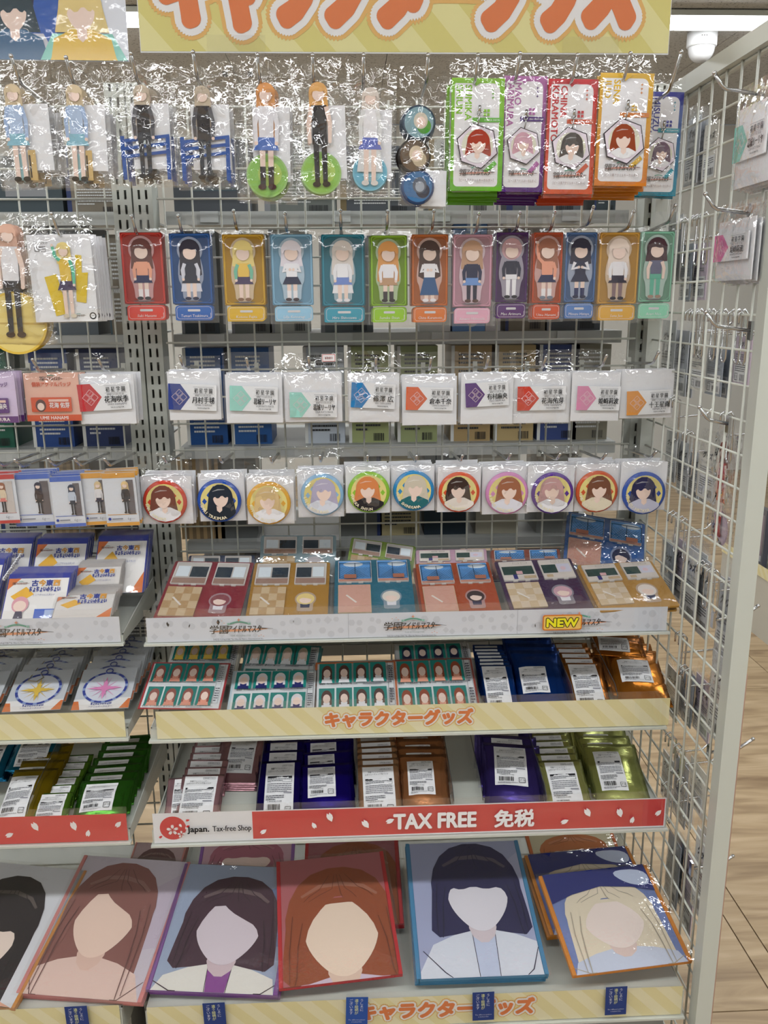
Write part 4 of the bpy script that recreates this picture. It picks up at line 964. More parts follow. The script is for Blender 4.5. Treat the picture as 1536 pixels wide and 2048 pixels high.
def pile(o, n, t, label, group, slip=.0, jx=.003, jr=.8, skip=()):
    """more of the same lying under the top one"""
    nrm = o.rotation_euler.to_matrix() @ Vector((0, 0, 1)); rr = random.Random(int(abs(o.location.x)*1e5)+n)
    for i in range(1, n+1):
        c = dup(o, None, skip); c.location = o.location-nrm*(t*i)+Vector((rr.uniform(-jx, jx), slip*i, 0)); c['label'] = label; c['group'] = group
        c.rotation_euler = (o.rotation_euler.to_matrix() @ Matrix.Rotation(R(rr.uniform(-jr, jr)), 3, 'Z')).to_euler()
def puff(m, w, h, th, col, seal=.012, nx=9, ny=14, seed=0, amp=.0012):
    """pillow shaped foil pack with flat crimped ends; origin bottom centre, lying on z=0"""
    g = np.random.default_rng(seed); c = lin(col)
    top = []; 
    for j in range(ny+1):
        y = h*j/ny; v = min(y, h-y)
        ey = min(1, max(0, (v-seal)/(h*.22))); ey = math.sin(ey*math.pi/2)
        for i in range(nx+1):
            s = -1+2*i/nx; ex = (1-abs(s)**3)
            z = .0008+th*ex*ey+(amp*g.uniform(-1, 1)*ey)
            if v < seal: z = .0012+.0007*math.sin(y*1500)*1.0
            top.append((w/2*s*(1-.02*ey), y, max(z, .0006)))
    W_ = nx+1; n = len(top)
    vs = top+[(x, y, 0) for x, y, z in top]
    fs = []
    for j in range(ny):
        for i in range(nx): a = j*W_+i; fs.append((a, a+1, a+W_+1, a+W_)); fs.append((n+a, n+a+W_, n+a+W_+1, n+a+1))
    for j in range(ny):
        a = j*W_; fs.append((a, a+W_, n+a+W_, n+a)); a = j*W_+nx; fs.append((a, n+a, n+a+W_, a+W_))
    for i in range(nx): fs.append((i, n+i, n+i+1, i+1)); a = ny*W_+i; fs.append((a, a+1, n+a+1, n+a))
    m.raw(vs, fs, c); m.top = (top, nx, ny); return m
def pack_label(w, h, small=False, grey=False, seed=0):
    m = MB(); m.rect(0, 0, w, h, '#eeeef0' if not grey else '#dcdcde')
    m.frame(w*.55, h*.925, w*.93, h*.97, .0004, '#55555c', .001); m.text('対象年齢15才以上', w*.74, h*.935, h*.022, '#44444c', res=1, fit=w*.34)
    m.text('学園アイドルマスター', w*.45, h*.86, h*.034, '#33333a', res=1, fit=w*.56)
    m.text('公式トレーディング缶バッジ', w*.45, h*.80, h*.034, '#33333a', res=1, fit=w*.74)
    m.rect(w*.08, h*.675, w*.93, h*.715, '#1f1f24'); m.frame(w*.08, h*.60, w*.93, h*.70, .0005, '#33333a')
    m.text('ご注意', w*.5, h*.683, h*.024, '#f0f0f2', res=1); textlines(m, w*.1, h*.605, w*.8, h*.065, 2, '#77777e', seed)
    textlines(m, w*.08, h*.40, w*.84, h*.18, 5, '#8c8c94', seed+1); m.rect(w*.66, h*.38, w*.93, h*.41, '#a0a0a8')
    textlines(m, w*.06, h*.255, w*.62, h*.10, 3, '#66666e', seed+2); m.text('© BANDAI STORE', w*.36, h*.225, h*.026, '#44444c', res=1, fit=w*.5)
    barcode(m, w*.12, h*.09, w*.44, h*.10, seed); recycle_mark(m, w*.72, h*.06, w*.2); textlines(m, w*.08, h*.02, w*.6, h*.05, 2, '#9a9aa2', seed+3)
    return m
LABEL_ME = {}
def drape(label_mb, x0, y0, puff_mb, lift=.0010):
    """lay a flat print over the puffed front of a pack"""
    top, nx, ny = puff_mb.top
    T = np.array(top).reshape(ny+1, nx+1, 3); ysv = T[:, 0, 1]; wv = T[:, -1, 0].max()
    out = []
    for (x, y, z) in label_mb.v:
        X, Yy = x+x0, y+y0
        fi = (X/wv+1)/2*nx; fj = Yy/ysv[-1]*ny
        i = min(max(int(fi), 0), nx-1); j = min(max(int(fj), 0), ny-1); a, b = fi-i, fj-j
        zz = T[j, i, 2]*(1-a)*(1-b)+T[j, i+1, 2]*a*(1-b)+T[j+1, i, 2]*(1-a)*b+T[j+1, i+1, 2]*a*b
        out.append((X, Yy, zz+z+lift))
    label_mb.v = out; return label_mb
def subdivide_base(m, nx=8, ny=12):
    """replace the first quad (the label paper) by a fine grid so that it can follow the pack"""
    (x0, y0, z), (x1, _, _), (_, y1, _), _ = [m.v[i] for i in m.f[0]]
    c = m.c[0]; g = MB(); vs = [(x0+(x1-x0)*i/nx, y0+(y1-y0)*j/ny, z) for j in range(ny+1) for i in range(nx+1)]
    fs = [(j*(nx+1)+i, j*(nx+1)+i+1, (j+1)*(nx+1)+i+1, (j+1)*(nx+1)+i) for j in range(ny) for i in range(nx)]
    g.raw(vs, fs, c); k = 4
    # keep the rest
    rest_v = m.v[k:]; off = len(g.v)
    g.v += rest_v; g.f += [tuple(i-k+off for i in f) for f in m.f[1:]]; g.c += m.c[1:]; g.m = [0]*len(g.f); g.z = m.z; return g
def foil_pack(pbl, pbr, ptop, Yf, lean, col, label, seed, rz=0, th=.006, lab=(.12, .78, .06, .86), group='foil packs on the shelves', z=None):
    c, w, L, sk = lay(pbl, pbr, ptop, Yf, lean, z)
    t = lean_root('foil_pack', label, 'foil pack', c, lean, rz, group)
    m = puff(MB(), w, L, th, col, seed=seed); fb = m.build('foil_bag', FOIL, t, True)
    lw = w*(lab[1]-lab[0]); lh = L*(lab[3]-lab[2])
    q = pack_label(lw, lh, seed=seed); q.v = [(x, y, z) for x, y, z in q.v]
    q = subdivide_base(q); drape(q, -w/2+w*lab[0], L*lab[2], m, .0009); q.build('white_label', INK, fb)
    return t
S = SH3+.004
G3 = 'foil packs on the red stripped shelves'
# --- red strip shelf, wide bay. the packs lean back one behind another
def column(pbl, pbr, ptop, Yf, lean, col, cn, n, dy, seed, rz=0, th=.006, lab=(.12, .78, .06, .86), gr=G3, front_only=None, z=None):
    t = foil_pack(pbl, pbr, ptop, Yf, lean, col, 'front %s' % cn, seed, rz, th, lab, gr, z)
    dy = max(dy, (th+.0012)/math.sin(R(lean))); n = min(n, int(.17/dy))
    fan(t, n, dy, 'pack in the fan behind the front %s' % cn, gr, 0, .0015, 1.0)
    return t
Z3 = SH3+.002
column((346, 1628), (434, 1622), (392, 1550), 1.305, 24, '#cf9faa', 'small pink foil pack near the tax free logo', 5, .026, 1, -1, .005, (.08, .86, .02, .95), z=Z3)
t = foil_pack((326, 1630), (372, 1626), (350, 1556), 1.312, 24, '#d9a9b6', 'narrow pink foil pack peeking out beside the small pink one', 21, 3, .003, (.3, .98, .02, .95), G3, Z3)
t = foil_pack((424, 1590), (518, 1575), (480, 1478), 1.40, 20, '#b98e98', 'large dusky pink foil pack lying back over bare shelf', 2, -3, .008, (.25, .82, .2, .95), G3, Z3+.012)
fan(t, 3, .0, 'pack under the large dusky pink one', G3, -.0042, .004, 2)
column((510, 1638), (600, 1630), (560, 1522), 1.31, 20, '#22157e', 'small indigo foil pack with white label', 4, .038, 3, 1, .004, (.18, .84, .02, .95), z=Z3)
t = column((598, 1640), (712, 1618), (662, 1528), 1.318, 20, '#241590', 'large indigo foil pack with white label', 3, .045, 4, 2, .007, (.16, .66, .28, .92), z=Z3)
column((718, 1622), (806, 1612), (758, 1530), 1.305, 24, '#d6a47e', 'small copper foil pack with white label', 6, .022, 5, 1, .005, (.12, .86, .02, .95), z=Z3)
column((802, 1625), (905, 1610), (842, 1510), 1.308, 20, '#c98a5e', 'large copper foil pack with white label', 5, .02, 6, -1, .009, (.17, .70, .26, .86), z=Z3)
column((970, 1618), (1090, 1602), (1010, 1488), 1.31, 20, '#4c3f92', 'large violet foil pack tilted on the shelf', 4, .012, 7, -7, .010, (.18, .74, .30, .93), z=Z3)
column((1100, 1612), (1190, 1606), (1142, 1520), 1.30, 24, '#c2c67e', 'small lime foil pack with white label', 5, .025, 8, 0, .005, (.12, .80, .02, .95), z=Z3)
column((1196, 1608), (1308, 1600), (1232, 1488), 1.305, 20, '#b4bb70', 'large lime foil pack with white label', 5, .022, 9, -3, .010, (.14, .62, .22, .84), z=Z3)
# --- red strip shelf, left bay
column((-14, 1650), (78, 1640), (36, 1540), 1.30, 20, '#9c8418', 'olive gold foil pack at the photo edge', 3, .03, 10, 1, .008, (.0, .62, .15, .86), z=Z3+.004)
column((58, 1660), (128, 1652), (110, 1586), 1.30, 24, '#6fa238', 'small green foil pack with white label', 5, .026, 11, 1, .005, (.12, .86, .0, .95), z=Z3+.004)
column((140, 1655), (250, 1645), (212, 1560), 1.30, 20, '#3f7f2a', 'large green foil pack with white label', 6, .018, 12, 2, .008, (.12, .72, .25, .90), z=Z3+.004)
t = foil_pack((8, 1530), (104, 1526), (70, 1470), 1.44, 18, '#1f7296', 'teal blue foil pack at the back of the left bay', 13, 1, .006, (.15, .80, .1, .9), G3, Z3+.03)
fan(t, 4, .006, 'pack under the teal blue foil pack', G3, -.006, .003, 1)
t = foil_pack((-80, 1560), (6, 1556), (-20, 1480), 1.43, 18, '#1c6a92', 'teal blue foil pack cut by the photo edge', 14, 1, .006, (.15, .80, .1, .9), G3, Z3+.02)
fan(t, 3, .006, 'pack under the cut off teal blue foil pack', G3, -.0055, .003, 1)
# --- yellow strip shelf: blue and orange foil packs on the right
G2 = 'foil packs on the yellow stripped shelf'; Z2 = SH2+.002
column((974, 1410), (1042, 1406), (1000, 1330), 1.345, 22, '#1c56b8', 'small blue foil pack with white label', 6, .016, 31, -1, .004, (.06, .80, .04, .96), G2, z=Z2)
column((1042, 1405), (1148, 1398), (1080, 1302), 1.345, 18, '#1a4ca8', 'large blue foil pack with white label', 4, .02, 32, -3, .009, (.10, .62, .24, .66), G2, z=Z2)
column((1150, 1403), (1228, 1398), (1178, 1326), 1.345, 24, '#b8702a', 'small orange foil pack with white label', 4, .024, 33, -2, .005, (.10, .84, .04, .96), G2, z=Z2)
column((1240, 1405), (1346, 1398), (1262, 1300), 1.345, 18, '#c27a2a', 'large orange foil pack at the shelf end', 4, .022, 34, -6, .010, (.14, .74, .34, .74), G2, z=Z2+.006)
t = foil_pack((1190, 1332), (1290, 1322), (1220, 1272), 1.46, 14, '#b06a22', 'orange foil pack lying loose at the back of the shelf', 35, -10, .006, (.1, .7, .2, .9), G2, Z2+.05)
# --- yellow strip shelf: sticker sheets
GS = 'sticker sheets on the yellow stripped shelf'
def sheet(pbl, pbr, ptop, Yf, lean, border, hair, top, label, seed, rz=0, n=3, dy=.01, z=None, glare=False, cols=4):
    if z is not None: z += n*.0042
    c, w, L, sk = lay(pbl, pbr, ptop, Yf, lean, z)
    t = lean_root('sticker_sheet', label, 'sticker sheet', c, lean, rz, GS)
    m = MB(); m.box((0, L/2, 0), (w, L, .0012), lin(border)); m.z = .0007
    m.rect(-w*.475, L*.02, w*.475, L*.965, '#eef0f2')
    cw = w*.84/cols; rh = L*.40
    for r_ in range(2):
        y0 = L*.06+r_*(rh+L*.075)
        for i in range(cols):
            x0 = -w*.46+i*cw+cw*.05
            m.rect(x0, y0, x0+cw*.9, y0+rh, '#23867e')
            cx = x0+cw*.45; rr = cw*.46
            m.poly([(cx-rr*.7, y0), (cx+rr*.7, y0), (cx+rr*.5, y0+rh*.32), (cx-rr*.5, y0+rh*.32)], top)
            m.disc(cx, y0+rh*.56, rr*.66, rh*.34, hair, 14); m.poly([(cx-rr*.62, y0+rh*.5), (cx+rr*.62, y0+rh*.5), (cx+rr*.66, y0+rh*.18), (cx-rr*.66, y0+rh*.18)], hair); m.poly([(cx-rr*.34, y0), (cx+rr*.34, y0), (cx+rr*.4, y0+rh*.3), (cx-rr*.4, y0+rh*.3)], top)
            m.disc(cx, y0+rh*.47, rr*.46, rh*.22, SKIN, 12)
        m.text('鑑賞用　その他使用例：縦 4.0cm × 横 3.0cm', -w*.22, y0-L*.045, L*.022, '#3c3c44', res=1, fit=w*.46); textlines(m, w*.08, y0-L*.05, w*.32, L*.035, 2, '#8c8c94', seed)
    m.frame(w*.39, L*.06, w*.46, L*.93, .0004, '#55555c'); textlines(m, w*.40, L*.1, w*.05, L*.3, 6, '#66666e', seed); textlines(m, w*.40, L*.5, w*.05, L*.36, 8, '#66666e', seed+1)
    m.build('sheet', INK, t)
    film_mesh(w*1.03, L*1.03, .0015, 300+seed, 10, .0008, .0, 16, 18, False).build('sleeve', SLEEVE if not glare else FILM, t, True, loc=(0, -L*.015, .0012+.0008))
    if n: pile(t, n, .0042, 'sheet piled under: '+label, GS, .004, .003, 1.5)
    return t
Z2b = SH2+.004
sheet((276, 1440), (442, 1432), (368, 1326), 1.345, 20, '#b03038', '#9a5a50', '#e8a08a', 'red bordered sticker sheet jutting past the shelf end', 1, -3, 0, z=SH2+.026, glare=True)
sheet((322, 1352), (466, 1344), (400, 1286), 1.43, 20, '#e8e4d8', '#e0c070', '#e8c456', 'sticker sheet of yellow haired figures behind the red one', 2, -2, 2, .008, z=Z2b+.02)
sheet((452, 1432), (632, 1424), (546, 1342), 1.345, 20, '#cfe2ea', '#e8e2e6', '#2c2f6a', 'pale blue bordered sticker sheet of white haired figures', 3, -1, 2, .012, z=Z2b)
sheet((470, 1370), (628, 1360), (548, 1290), 1.41, 20, '#2f8f96', '#d8c8b8', '#eeeef2', 'teal bordered sticker sheet askew in the second rank', 4, -5, 2, .012, z=Z2b+.008)
sheet((628, 1428), (798, 1422), (712, 1324), 1.345, 20, '#cf6a2e', '#5a3a34', '#f0eef2', 'orange bordered sticker sheet with brown haired figures', 5, 0, 2, .018, z=Z2b)
sheet((792, 1424), (962, 1414), (876, 1318), 1.340, 20, '#9a3a2c', '#9a4c34', '#e9a68e', 'rust bordered sticker sheet with auburn haired figures', 6, 0, 1, .012, z=Z2b, glare=True)
sheet((796, 1360), (952, 1352), (874, 1288), 1.42, 20, '#e4e6ea', '#2c3350', '#23284a', 'white bordered sticker sheet with navy haired figures behind', 7, 0, 2, .012, z=Z2b+.012)
# --- yellow strip shelf, left bay: round pendant packs
GP = 'round pendant packs of the left bay'
def pendant(pbl, pbr, ptop, Yf, lean, star, label, seed, n, chain):
    c, w, L, sk = lay(pbl, pbr, ptop, Yf, lean, Z2+.028)
    t = lean_root('pendant_pack', label, 'pendant', c, lean, 2, GP)
    m = MB(); m.box((0, L/2, 0), (w*.96, L, .0014), lin('#cfd3d8')); m.z = .0008
    m.poly([(-w*.48, 0), (w*.48, 0), (w*.48, L*.25), (-w*.48, L*.25)], '#f3f0ee'); m.poly([(-w*.48, 0), (-w*.34, 0), (-w*.40, L*.2), (-w*.48, L*.2)], '#e27a3a'); m.poly([(w*.48, 0), (w*.32, 0), (w*.44, L*.22), (w*.48, L*.22)], '#e27a3a')
    kokon(m, 0, L*.17, w*.3); m.text('アクリルキーホルダー', 0, L*.03, L*.035, '#3a4a9a', res=1, fit=w*.4); m.build('card', INK, t)
    r = w*.385; cx, cy = 0, L*.50
    m = MB(); m.slab([(cx+r*math.cos(k*math.pi/18), cy+r*math.sin(k*math.pi/18)) for k in range(36)], .001, .003, lin('#e2e6f0')); m.z = .0032
    m.z += m.dz
    for k in range(36):
        a0, a1 = k*math.pi/18, (k+1)*math.pi/18
        m.face([(cx+q*math.cos(a), cy+q*math.sin(a), m.z) for q, a in ((r, a0), (r, a1), (r*.88, a1), (r*.88, a0))], lin('#2b3f9a' if k % 3 else '#8fa2d2'))
    for k in range(12): a = k*math.pi/6+.26; m.band([(cx, cy-.1*r), (cx+.7*r*math.cos(a), cy-.1*r+.7*r*math.sin(a))], [.06*r, .005*r], star)
    m.poly([(cx+(r*.80 if k % 2 == 0 else r*.16)*math.sin(k*math.pi/4), cy-.1*r+(r*.72 if k % 2 == 0 else r*.16)*math.cos(k*math.pi/4)) for k in range(8)], star)
    m.build('round_charm', INK_GLOSS, t)
    MB().tube([(cx+.006*math.cos(k*.785), cy+r+.002+.006*math.sin(k*.785), .004) for k in range(9)], .0012, 6).build('ring', mat('blue_ring', '#2b3f9a', .3), t, True)
    if chain: MB().tube([(cx-.02, cy+r*.9, .005), (cx-.024, cy+r*.55, .005), (cx-.008, cy+r*.45, .005), (cx+.002, cy+r*.7, .005), (cx-.006, cy+r*1.0, .005)], .0008, 5).build('ball_chain', mat('gold', '#b8a070', .3, 1), t, True)
    film_mesh(w*1.04, L*1.2, .004, 330+seed, 16, .0016, L*.15, 20, 24, False).build('bag', FILM, t, True, loc=(0, -.002, .0038))
    fan(t, 5, .030, 'pack behind the '+label.split(',')[0], GP, 0, .002, .5)
    return t
def kokon(m, x, y, w, big=True):
    cs = ['#2b3f9a', '#e8a22c', '#2b3f9a', '#e8a22c']; s = w*.2
    for i, ch in enumerate('古今東西'): m.text(ch, x+(i-1.5)*s*1.35, y, s, cs[i], bold=.05, res=1, layer=(i == 0))
    m.text('ちょちょいのちょい', x, y-s*1.25, s*.92, '#2b3f9a', bold=.05, res=1, fit=w*1.15)
pendant((2, 1425), (122, 1418), (72, 1342), 1.345, 18, '#e8c24a', 'round pendant pack with gold star, beside the pink one', 1, 9, True)
pendant((140, 1420), (258, 1410), (206, 1338), 1.345, 18, '#ea8fc4', 'round pendant pack with pink star in the left bay', 2, 9, False)
pendant((-130, 1430), (-10, 1424), (-50, 1345), 1.345, 18, '#8fb8ea', 'round pendant pack with pale star cut by the photo edge', 3, 9, False)
# --- grey strip shelf, left bay: boxed packs with blue spines, fanned
GK = 'orange and blue charm packs of the left bay'
def charm_pack(pbl, pbr, ptop, Yf, lean, label, seed, n, dy, rz=0, z=None, dim=False, art=False, dz=0):
    c, w, L, sk = lay(pbl, pbr, ptop, Yf, lean, z)
    t = lean_root('charm_pack', label, 'charm pack', c, lean, rz, GK)
    m = MB(); m.box((0, L/2, 0), (w*.97, L, .002), lin('#27379e' if not dim else '#b9b2ae')); m.z = .0011
    m.rect(-w*.47, 0, w*.47, L*.90, '#f4f1ef' if not dim else '#e3dedb')
    m.poly([(-w*.47, L*.9), (-w*.28, L*.9), (-w*.47, L*.66)], '#e27a3a'); m.poly([(w*.47, 0), (w*.47, L*.36), (w*.24, 0)], '#e27a3a')
    m.poly([(-w*.40, L*.52), (-w*.18, L*.72), (-w*.04, L*.56), (-w*.26, L*.38)], '#f0b83a')
    mini_logo(m, -w*.28, L*.78, w*.28, '#5a4038'); kokon(m, w*.12, L*.74, w*.42); m.text('ミニアクリルスタンド', w*.12, L*.52, L*.035, '#3a4a9a', res=1, fit=w*.34)
    if art:
        m.disc(-w*.22, L*.34, w*.13, L*.17, '#dfa3ae', 18); m.disc(-w*.22, L*.31, w*.10, L*.11, SKIN, 16); m.poly([(-w*.30, L*.02), (-w*.14, L*.02), (-w*.17, L*.2), (-w*.27, L*.2)], '#2c2e54')
        m.rect(w*.02, L*.02, w*.34, L*.24, '#3a66c8'); m.rect(w*.18, L*.1, w*.32, L*.22, '#aabfe6')
    m.build('card', INK_GLOSS, t)
    film_mesh(w*1.03, L*1.04, .0012, 350+seed, 6, .0005, .0, 14, 14, False).build('sleeve', SLEEVE, t, True, loc=(0, -.001, .0014+.0016))
    fan(t, n, dy, 'pack behind: '+label, GK, dz, .001, .4)
    return t
Z1 = SH1+.003
charm_pack((-2, 1245), (128, 1236), (72, 1148), 1.36, 46, 'front charm pack with pink haired print and blue block', 1, 9, .0048, z=Z1+.022, art=True)
charm_pack((100, 1228), (222, 1222), (160, 1186), 1.350, 30, 'dim charm pack lying lowest at the shelf end', 2, 8, .0052, 1, z=Z1+.030, dim=True)
charm_pack((138, 1172), (232, 1168), (190, 1128), 1.415, 40, 'dim charm pack of the second rank at the shelf end', 3, 8, .0052, 1, z=Z1+.035, dim=True)
charm_pack((52, 1150), (160, 1146), (118, 1078), 1.46, 50, 'upright charm pack of the back rank, middle', 4, 9, .0046, z=Z1+.035)
charm_pack((178, 1146), (284, 1142), (232, 1072), 1.46, 50, 'upright charm pack of the back rank beside the slotted post', 5, 9, .0046, z=Z1+.035)
charm_pack((-66, 1150), (46, 1146), (6, 1078), 1.46, 50, 'upright charm pack of the back rank at the photo edge', 6, 9, .0046, z=Z1+.035)
charm_pack((-140, 1245), (-14, 1238), (-60, 1120), 1.37, 46, 'charm pack cut by the photo edge', 7, 8, .0048, z=Z1+.022)
m = MB()
rr_ = random.Random(5); pA = atY(6, 1160, 1.37); pB = atY(42, 1108, 1.40)
tag(MB().tube([pA+(pB-pA)*(k/40)+Vector((.0016*math.sin(k*2.1), 0, .0016*math.cos(k*2.1))) for k in range(41)], .0022, 6).build('packing_cord', mat('silver_cord', '#d6d8e0', .25, .6), None, True), 'twisted silver cord draped over the blue charm packs', 'cord')
# --- grey strip shelf, wide bay: acrylic diorama sets
GD = 'acrylic diorama sets on the grey stripped shelf'
def diorama(pbl, pbr, ptop, Yf, lean, col, scene, hair, label, seed, rz=0, n=2, dy=.02, z=None, film=None, dz=0):
    if z is not None: z += n*.0095
    c, w, L, sk = lay(pbl, pbr, ptop, Yf, lean, z)
    t = lean_root('diorama_set', label, 'acrylic set', c, lean, rz, GD)
    m = MB(); m.slab(rrect(-w*.47, 0, w*.47, L, .004), 0, .003, lin(col)); m.build('tinted_sheet', INK_GLOSS, t)
    def scenery(x0, y0, x1, y1, flip):
        m = MB(); m.slab(rrect(x0, y0, x1, y1, .0015), .0032, .0058, lin('#d8d2cc')); m.z = .006; W_, H_ = x1-x0, y1-y0
        if scene == 'board':
            m.rect(x0+W_*.04, y0+H_*.28, x1-W_*.04, y1-H_*.05, '#c9c2bc'); m.rect(x0+W_*.03, y0+H_*.02, x1-W_*.03, y0+H_*.26, '#a08072')
            a, b = (x0+W_*.48, x1-W_*.04) if not flip else (x0+W_*.04, x0+W_*.52)
            m.rect(a, y0+H_*.30, b, y0+H_*.78, '#24323e'); a, b = (x0+W_*.08, x0+W_*.44) if not flip else (x0+W_*.56, x1-W_*.08); m.rect(a, y0+H_*.32, b, y0+H_*.80, '#e3ecf2')
        elif scene == 'fence':
            m.rect(x0+W_*.02, y0+H_*.12, x1-W_*.02, y1-H_*.02, '#5d9fe0'); m.disc(x0+W_*(.45 if not flip else .65), y1-H_*.18, W_*.3, H_*.12, '#e8f1f8', 16); m.rect(x0+W_*.02, y0+H_*.01, x1-W_*.02, y0+H_*.12, '#c9917c')
            m.z += m.dz; nl = 11
            for k in range(nl):
                for s_ in (-1, 1):
                    xa = x0+W_*(.02+.96*k/nl); xb = xa+s_*H_*.5
                    xb = min(max(xb, x0+W_*.02), x1-W_*.02); ya = y0+H_*.14; yb = ya+abs(xb-xa)
                    if abs(xb-xa) > .002: m.band([(xa, ya), (xb, min(yb, y0+H_*.8))], .0006, '#27445e')
            for k in (0, .5, 1): m.rect(x0+W_*(.03+.93*k), y0+H_*.1, x0+W_*(.05+.93*k), y0+H_*.8, '#27445e')
            m.rect(x0+W_*.02, y0+H_*.78, x1-W_*.02, y0+H_*.81, '#27445e'); a = .18 if not flip else .5; m.rect(x0+W_*a, y0+H_*.08, x0+W_*(a+.36), y0+H_*.26, '#a8705c')
        else:
            m.rect(x0+W_*.02, y0+H_*.02, x1-W_*.02, y1-H_*.02, '#ddd3cb'); m.rect(x0+W_*.04, y0+H_*.28, x0+W_*(.94 if not flip else .5), y0+H_*.72, '#23423c')
            if flip: m.rect(x0+W_*.52, y0+H_*.3, x1-W_*.06, y0+H_*.74, '#d9d6e6'); m.disc(x0+W_*.7, y0+H_*.5, W_*.09, H_*.1, '#e6c8d2', 10)
            else: m.rect(x0+W_*.42, y0+H_*.3, x0+W_*.6, y0+H_*.46, '#e0b0b4'); m.rect(x0+W_*.3, y0+H_*.05, x0+W_*.42, y0+H_*.28, '#2a2a7a')
            m.rect(x0+W_*(.6 if not flip else .1), y0+H_*.06, x0+W_*(.95 if not flip else .3), y0+H_*.2, '#c9b08c'); m.frame(x0+W_*.4, y0+H_*.82, x0+W_*.58, y0+H_*.92, .0004, '#8a8480'); m.frame(x0+W_*.64, y0+H_*.82, x0+W_*.82, y0+H_*.92, .0004, '#8a8480')
        sp_ = m.build('scenery_piece', INK_GLOSS, t)
        # puzzle teeth along the lower edge
        for q in (.25, .6): MB().slab(rrect(x0+W_*q, y0-.0025, x0+W_*(q+.14), y0, 0), .0034, .0056, lin('#d8d2cc')).build('joining_tooth', INK_GLOSS, sp_)
    scenery(-w*.43, L*.60, -w*.02, L*.965, False); scenery(w*.05, L*.60, w*.43, L*.965, True)
    m = MB(); x0, y0, x1, y1 = -w*.43, L*.10, -w*.04, L*.55; m.slab(rrect(x0, y0, x1, y1, .0015), .0032, .0058, lin('#cdb592')); m.z = .006
    if scene != 'fence':
        m.z += m.dz
        for i in range(4):
            for j in range(4):
                if (i+j) % 2: a, b = x0+(x1-x0)*i/4, y0+(y1-y0)*j/4; m.face([(a, b, m.z), (a+(x1-x0)/4, b, m.z), (a+(x1-x0)/4, b+(y1-y0)/4, m.z), (a, b+(y1-y0)/4, m.z)], lin('#b8976c' if scene == 'board' else '#d8c6ae'))
    else: m.rect(x0+.001, y0+.001, x1-.001, y1-.001, '#d3a292')
    m.band([(x0+(x1-x0)*.25, y0+(y1-y0)*.62), (x0+(x1-x0)*.55, y0+(y1-y0)*.35)], .0035, '#e6ddd4'); m.build('floor_piece', INK_GLOSS, t)
    m = MB(); cx, cy = w*.20, L*.335; r = w*.105
    hl = mixc(col, '#c9c9d0', .4); m.disc(cx, cy+r*.3, r*1.2, r*1.25, hl, 22); m.rect(cx-r*.9, cy-r*1.9, cx+r*.9, cy, hl, r*.3)
    m.poly([(cx-r*.5, cy-r*1.3), (cx+r*.5, cy-r*1.3), (cx+r*.55, cy-r*.3), (cx-r*.55, cy-r*.3)], '#e9e6ec' if seed % 2 else '#2c2e50'); m.disc(cx, cy+r*.25, r*1.02, r*1.0, hair, 18); m.disc(cx, cy+r*.08, r*.68, r*.62, SKIN, 16); m.poly([(cx-r*.8, cy+r*.1), (cx-r*.3, cy+r*.42), (cx+r*.2, cy+r*.34), (cx+r*.8, cy+r*.1), (cx+r*.7, cy+r*.8), (cx-r*.7, cy+r*.8)], hair)
    m.build('chibi_piece', INK_GLOSS, t, loc=(0, 0, .0034))
    film_mesh(w*1.03, L*1.05, .003, 400+seed, 8, .0009, .0, 18, 18, False).build('bag', film or SLEEVE, t, True, loc=(0, -.002, .0062))
    if n: pile(t, n, .0095, 'set piled under: '+label, GD, .002, .003, 1.0)
    return t
Z1b = SH1+.003
LN = 19
diorama((296, 1256), (482, 1248), (424, 1126), 1.358, LN, '#861f2c', 'board', '#8d4a50', 'crimson acrylic diorama set with classroom pieces', 1, -4, 1, .012, z=Z1b)
diorama((484, 1250), (660, 1244), (578, 1128), 1.358, LN, '#a87a24', 'board', '#e8cf86', 'mustard acrylic diorama set with classroom pieces', 2, -1, 1, .012, z=Z1b)
diorama((664, 1250), (838, 1240), (754, 1122), 1.358, LN, '#1e6880', 'fence', '#e8ded2', 'teal acrylic diorama set with rooftop fence pieces', 3, 0, 1, .012, z=Z1b)
diorama((842, 1248), (1012, 1240), (918, 1128), 1.358, LN, '#a8481f', 'fence', '#3c2c2c', 'burnt orange acrylic diorama set with rooftop fence pieces', 4, 1, 1, .012, z=Z1b)
diorama((1018, 1244), (1196, 1236), (1086, 1122), 1.356, LN, '#3c2147', 'locker', '#d2a6b2', 'dark purple acrylic diorama set with blackboard pieces', 5, 3, 1, .010, z=Z1b+.006)
diorama((1192, 1244), (1366, 1234), (1252, 1128), 1.352, LN, '#b5873c', 'locker', '#eadfd8', 'amber acrylic diorama set jutting past the shelf end', 6, 4, 1, .010, z=Z1b+.012)
diorama((368, 1150), (510, 1146), (440, 1112), 1.512, 52, '#2c3c5c', 'board', '#5a5a66', 'navy diorama set mostly hidden behind the crimson one', 7, -1, 1, .0, z=Z1b+.02, dz=-.012)
diorama((512, 1140), (676, 1136), (600, 1072), 1.512, 52, '#8fa6ae', 'board', '#c8c0c4', 'clear grey blue diorama set propped up at the back', 8, -1, 1, .012, z=Z1b+.02, film=FILM)
diorama((684, 1140), (826, 1152), (760, 1084), 1.512, 52, '#7f9a34', 'board', '#d89858', 'olive green diorama set askew at the back', 9, -10, 1, .012, z=Z1b+.02)
diorama((830, 1150), (982, 1144), (904, 1100), 1.512, 52, '#c7a0b4', 'locker', '#b08a78', 'dusty pink diorama set behind the burnt orange one', 10, 0, 1, .012, z=Z1b+.02)
diorama((982, 1148), (1130, 1142), (1052, 1100), 1.512, 52, '#8c4630', 'fence', '#6a4a40', 'brown diorama set behind the dark purple one', 11, 0, 1, .012, z=Z1b+.02)
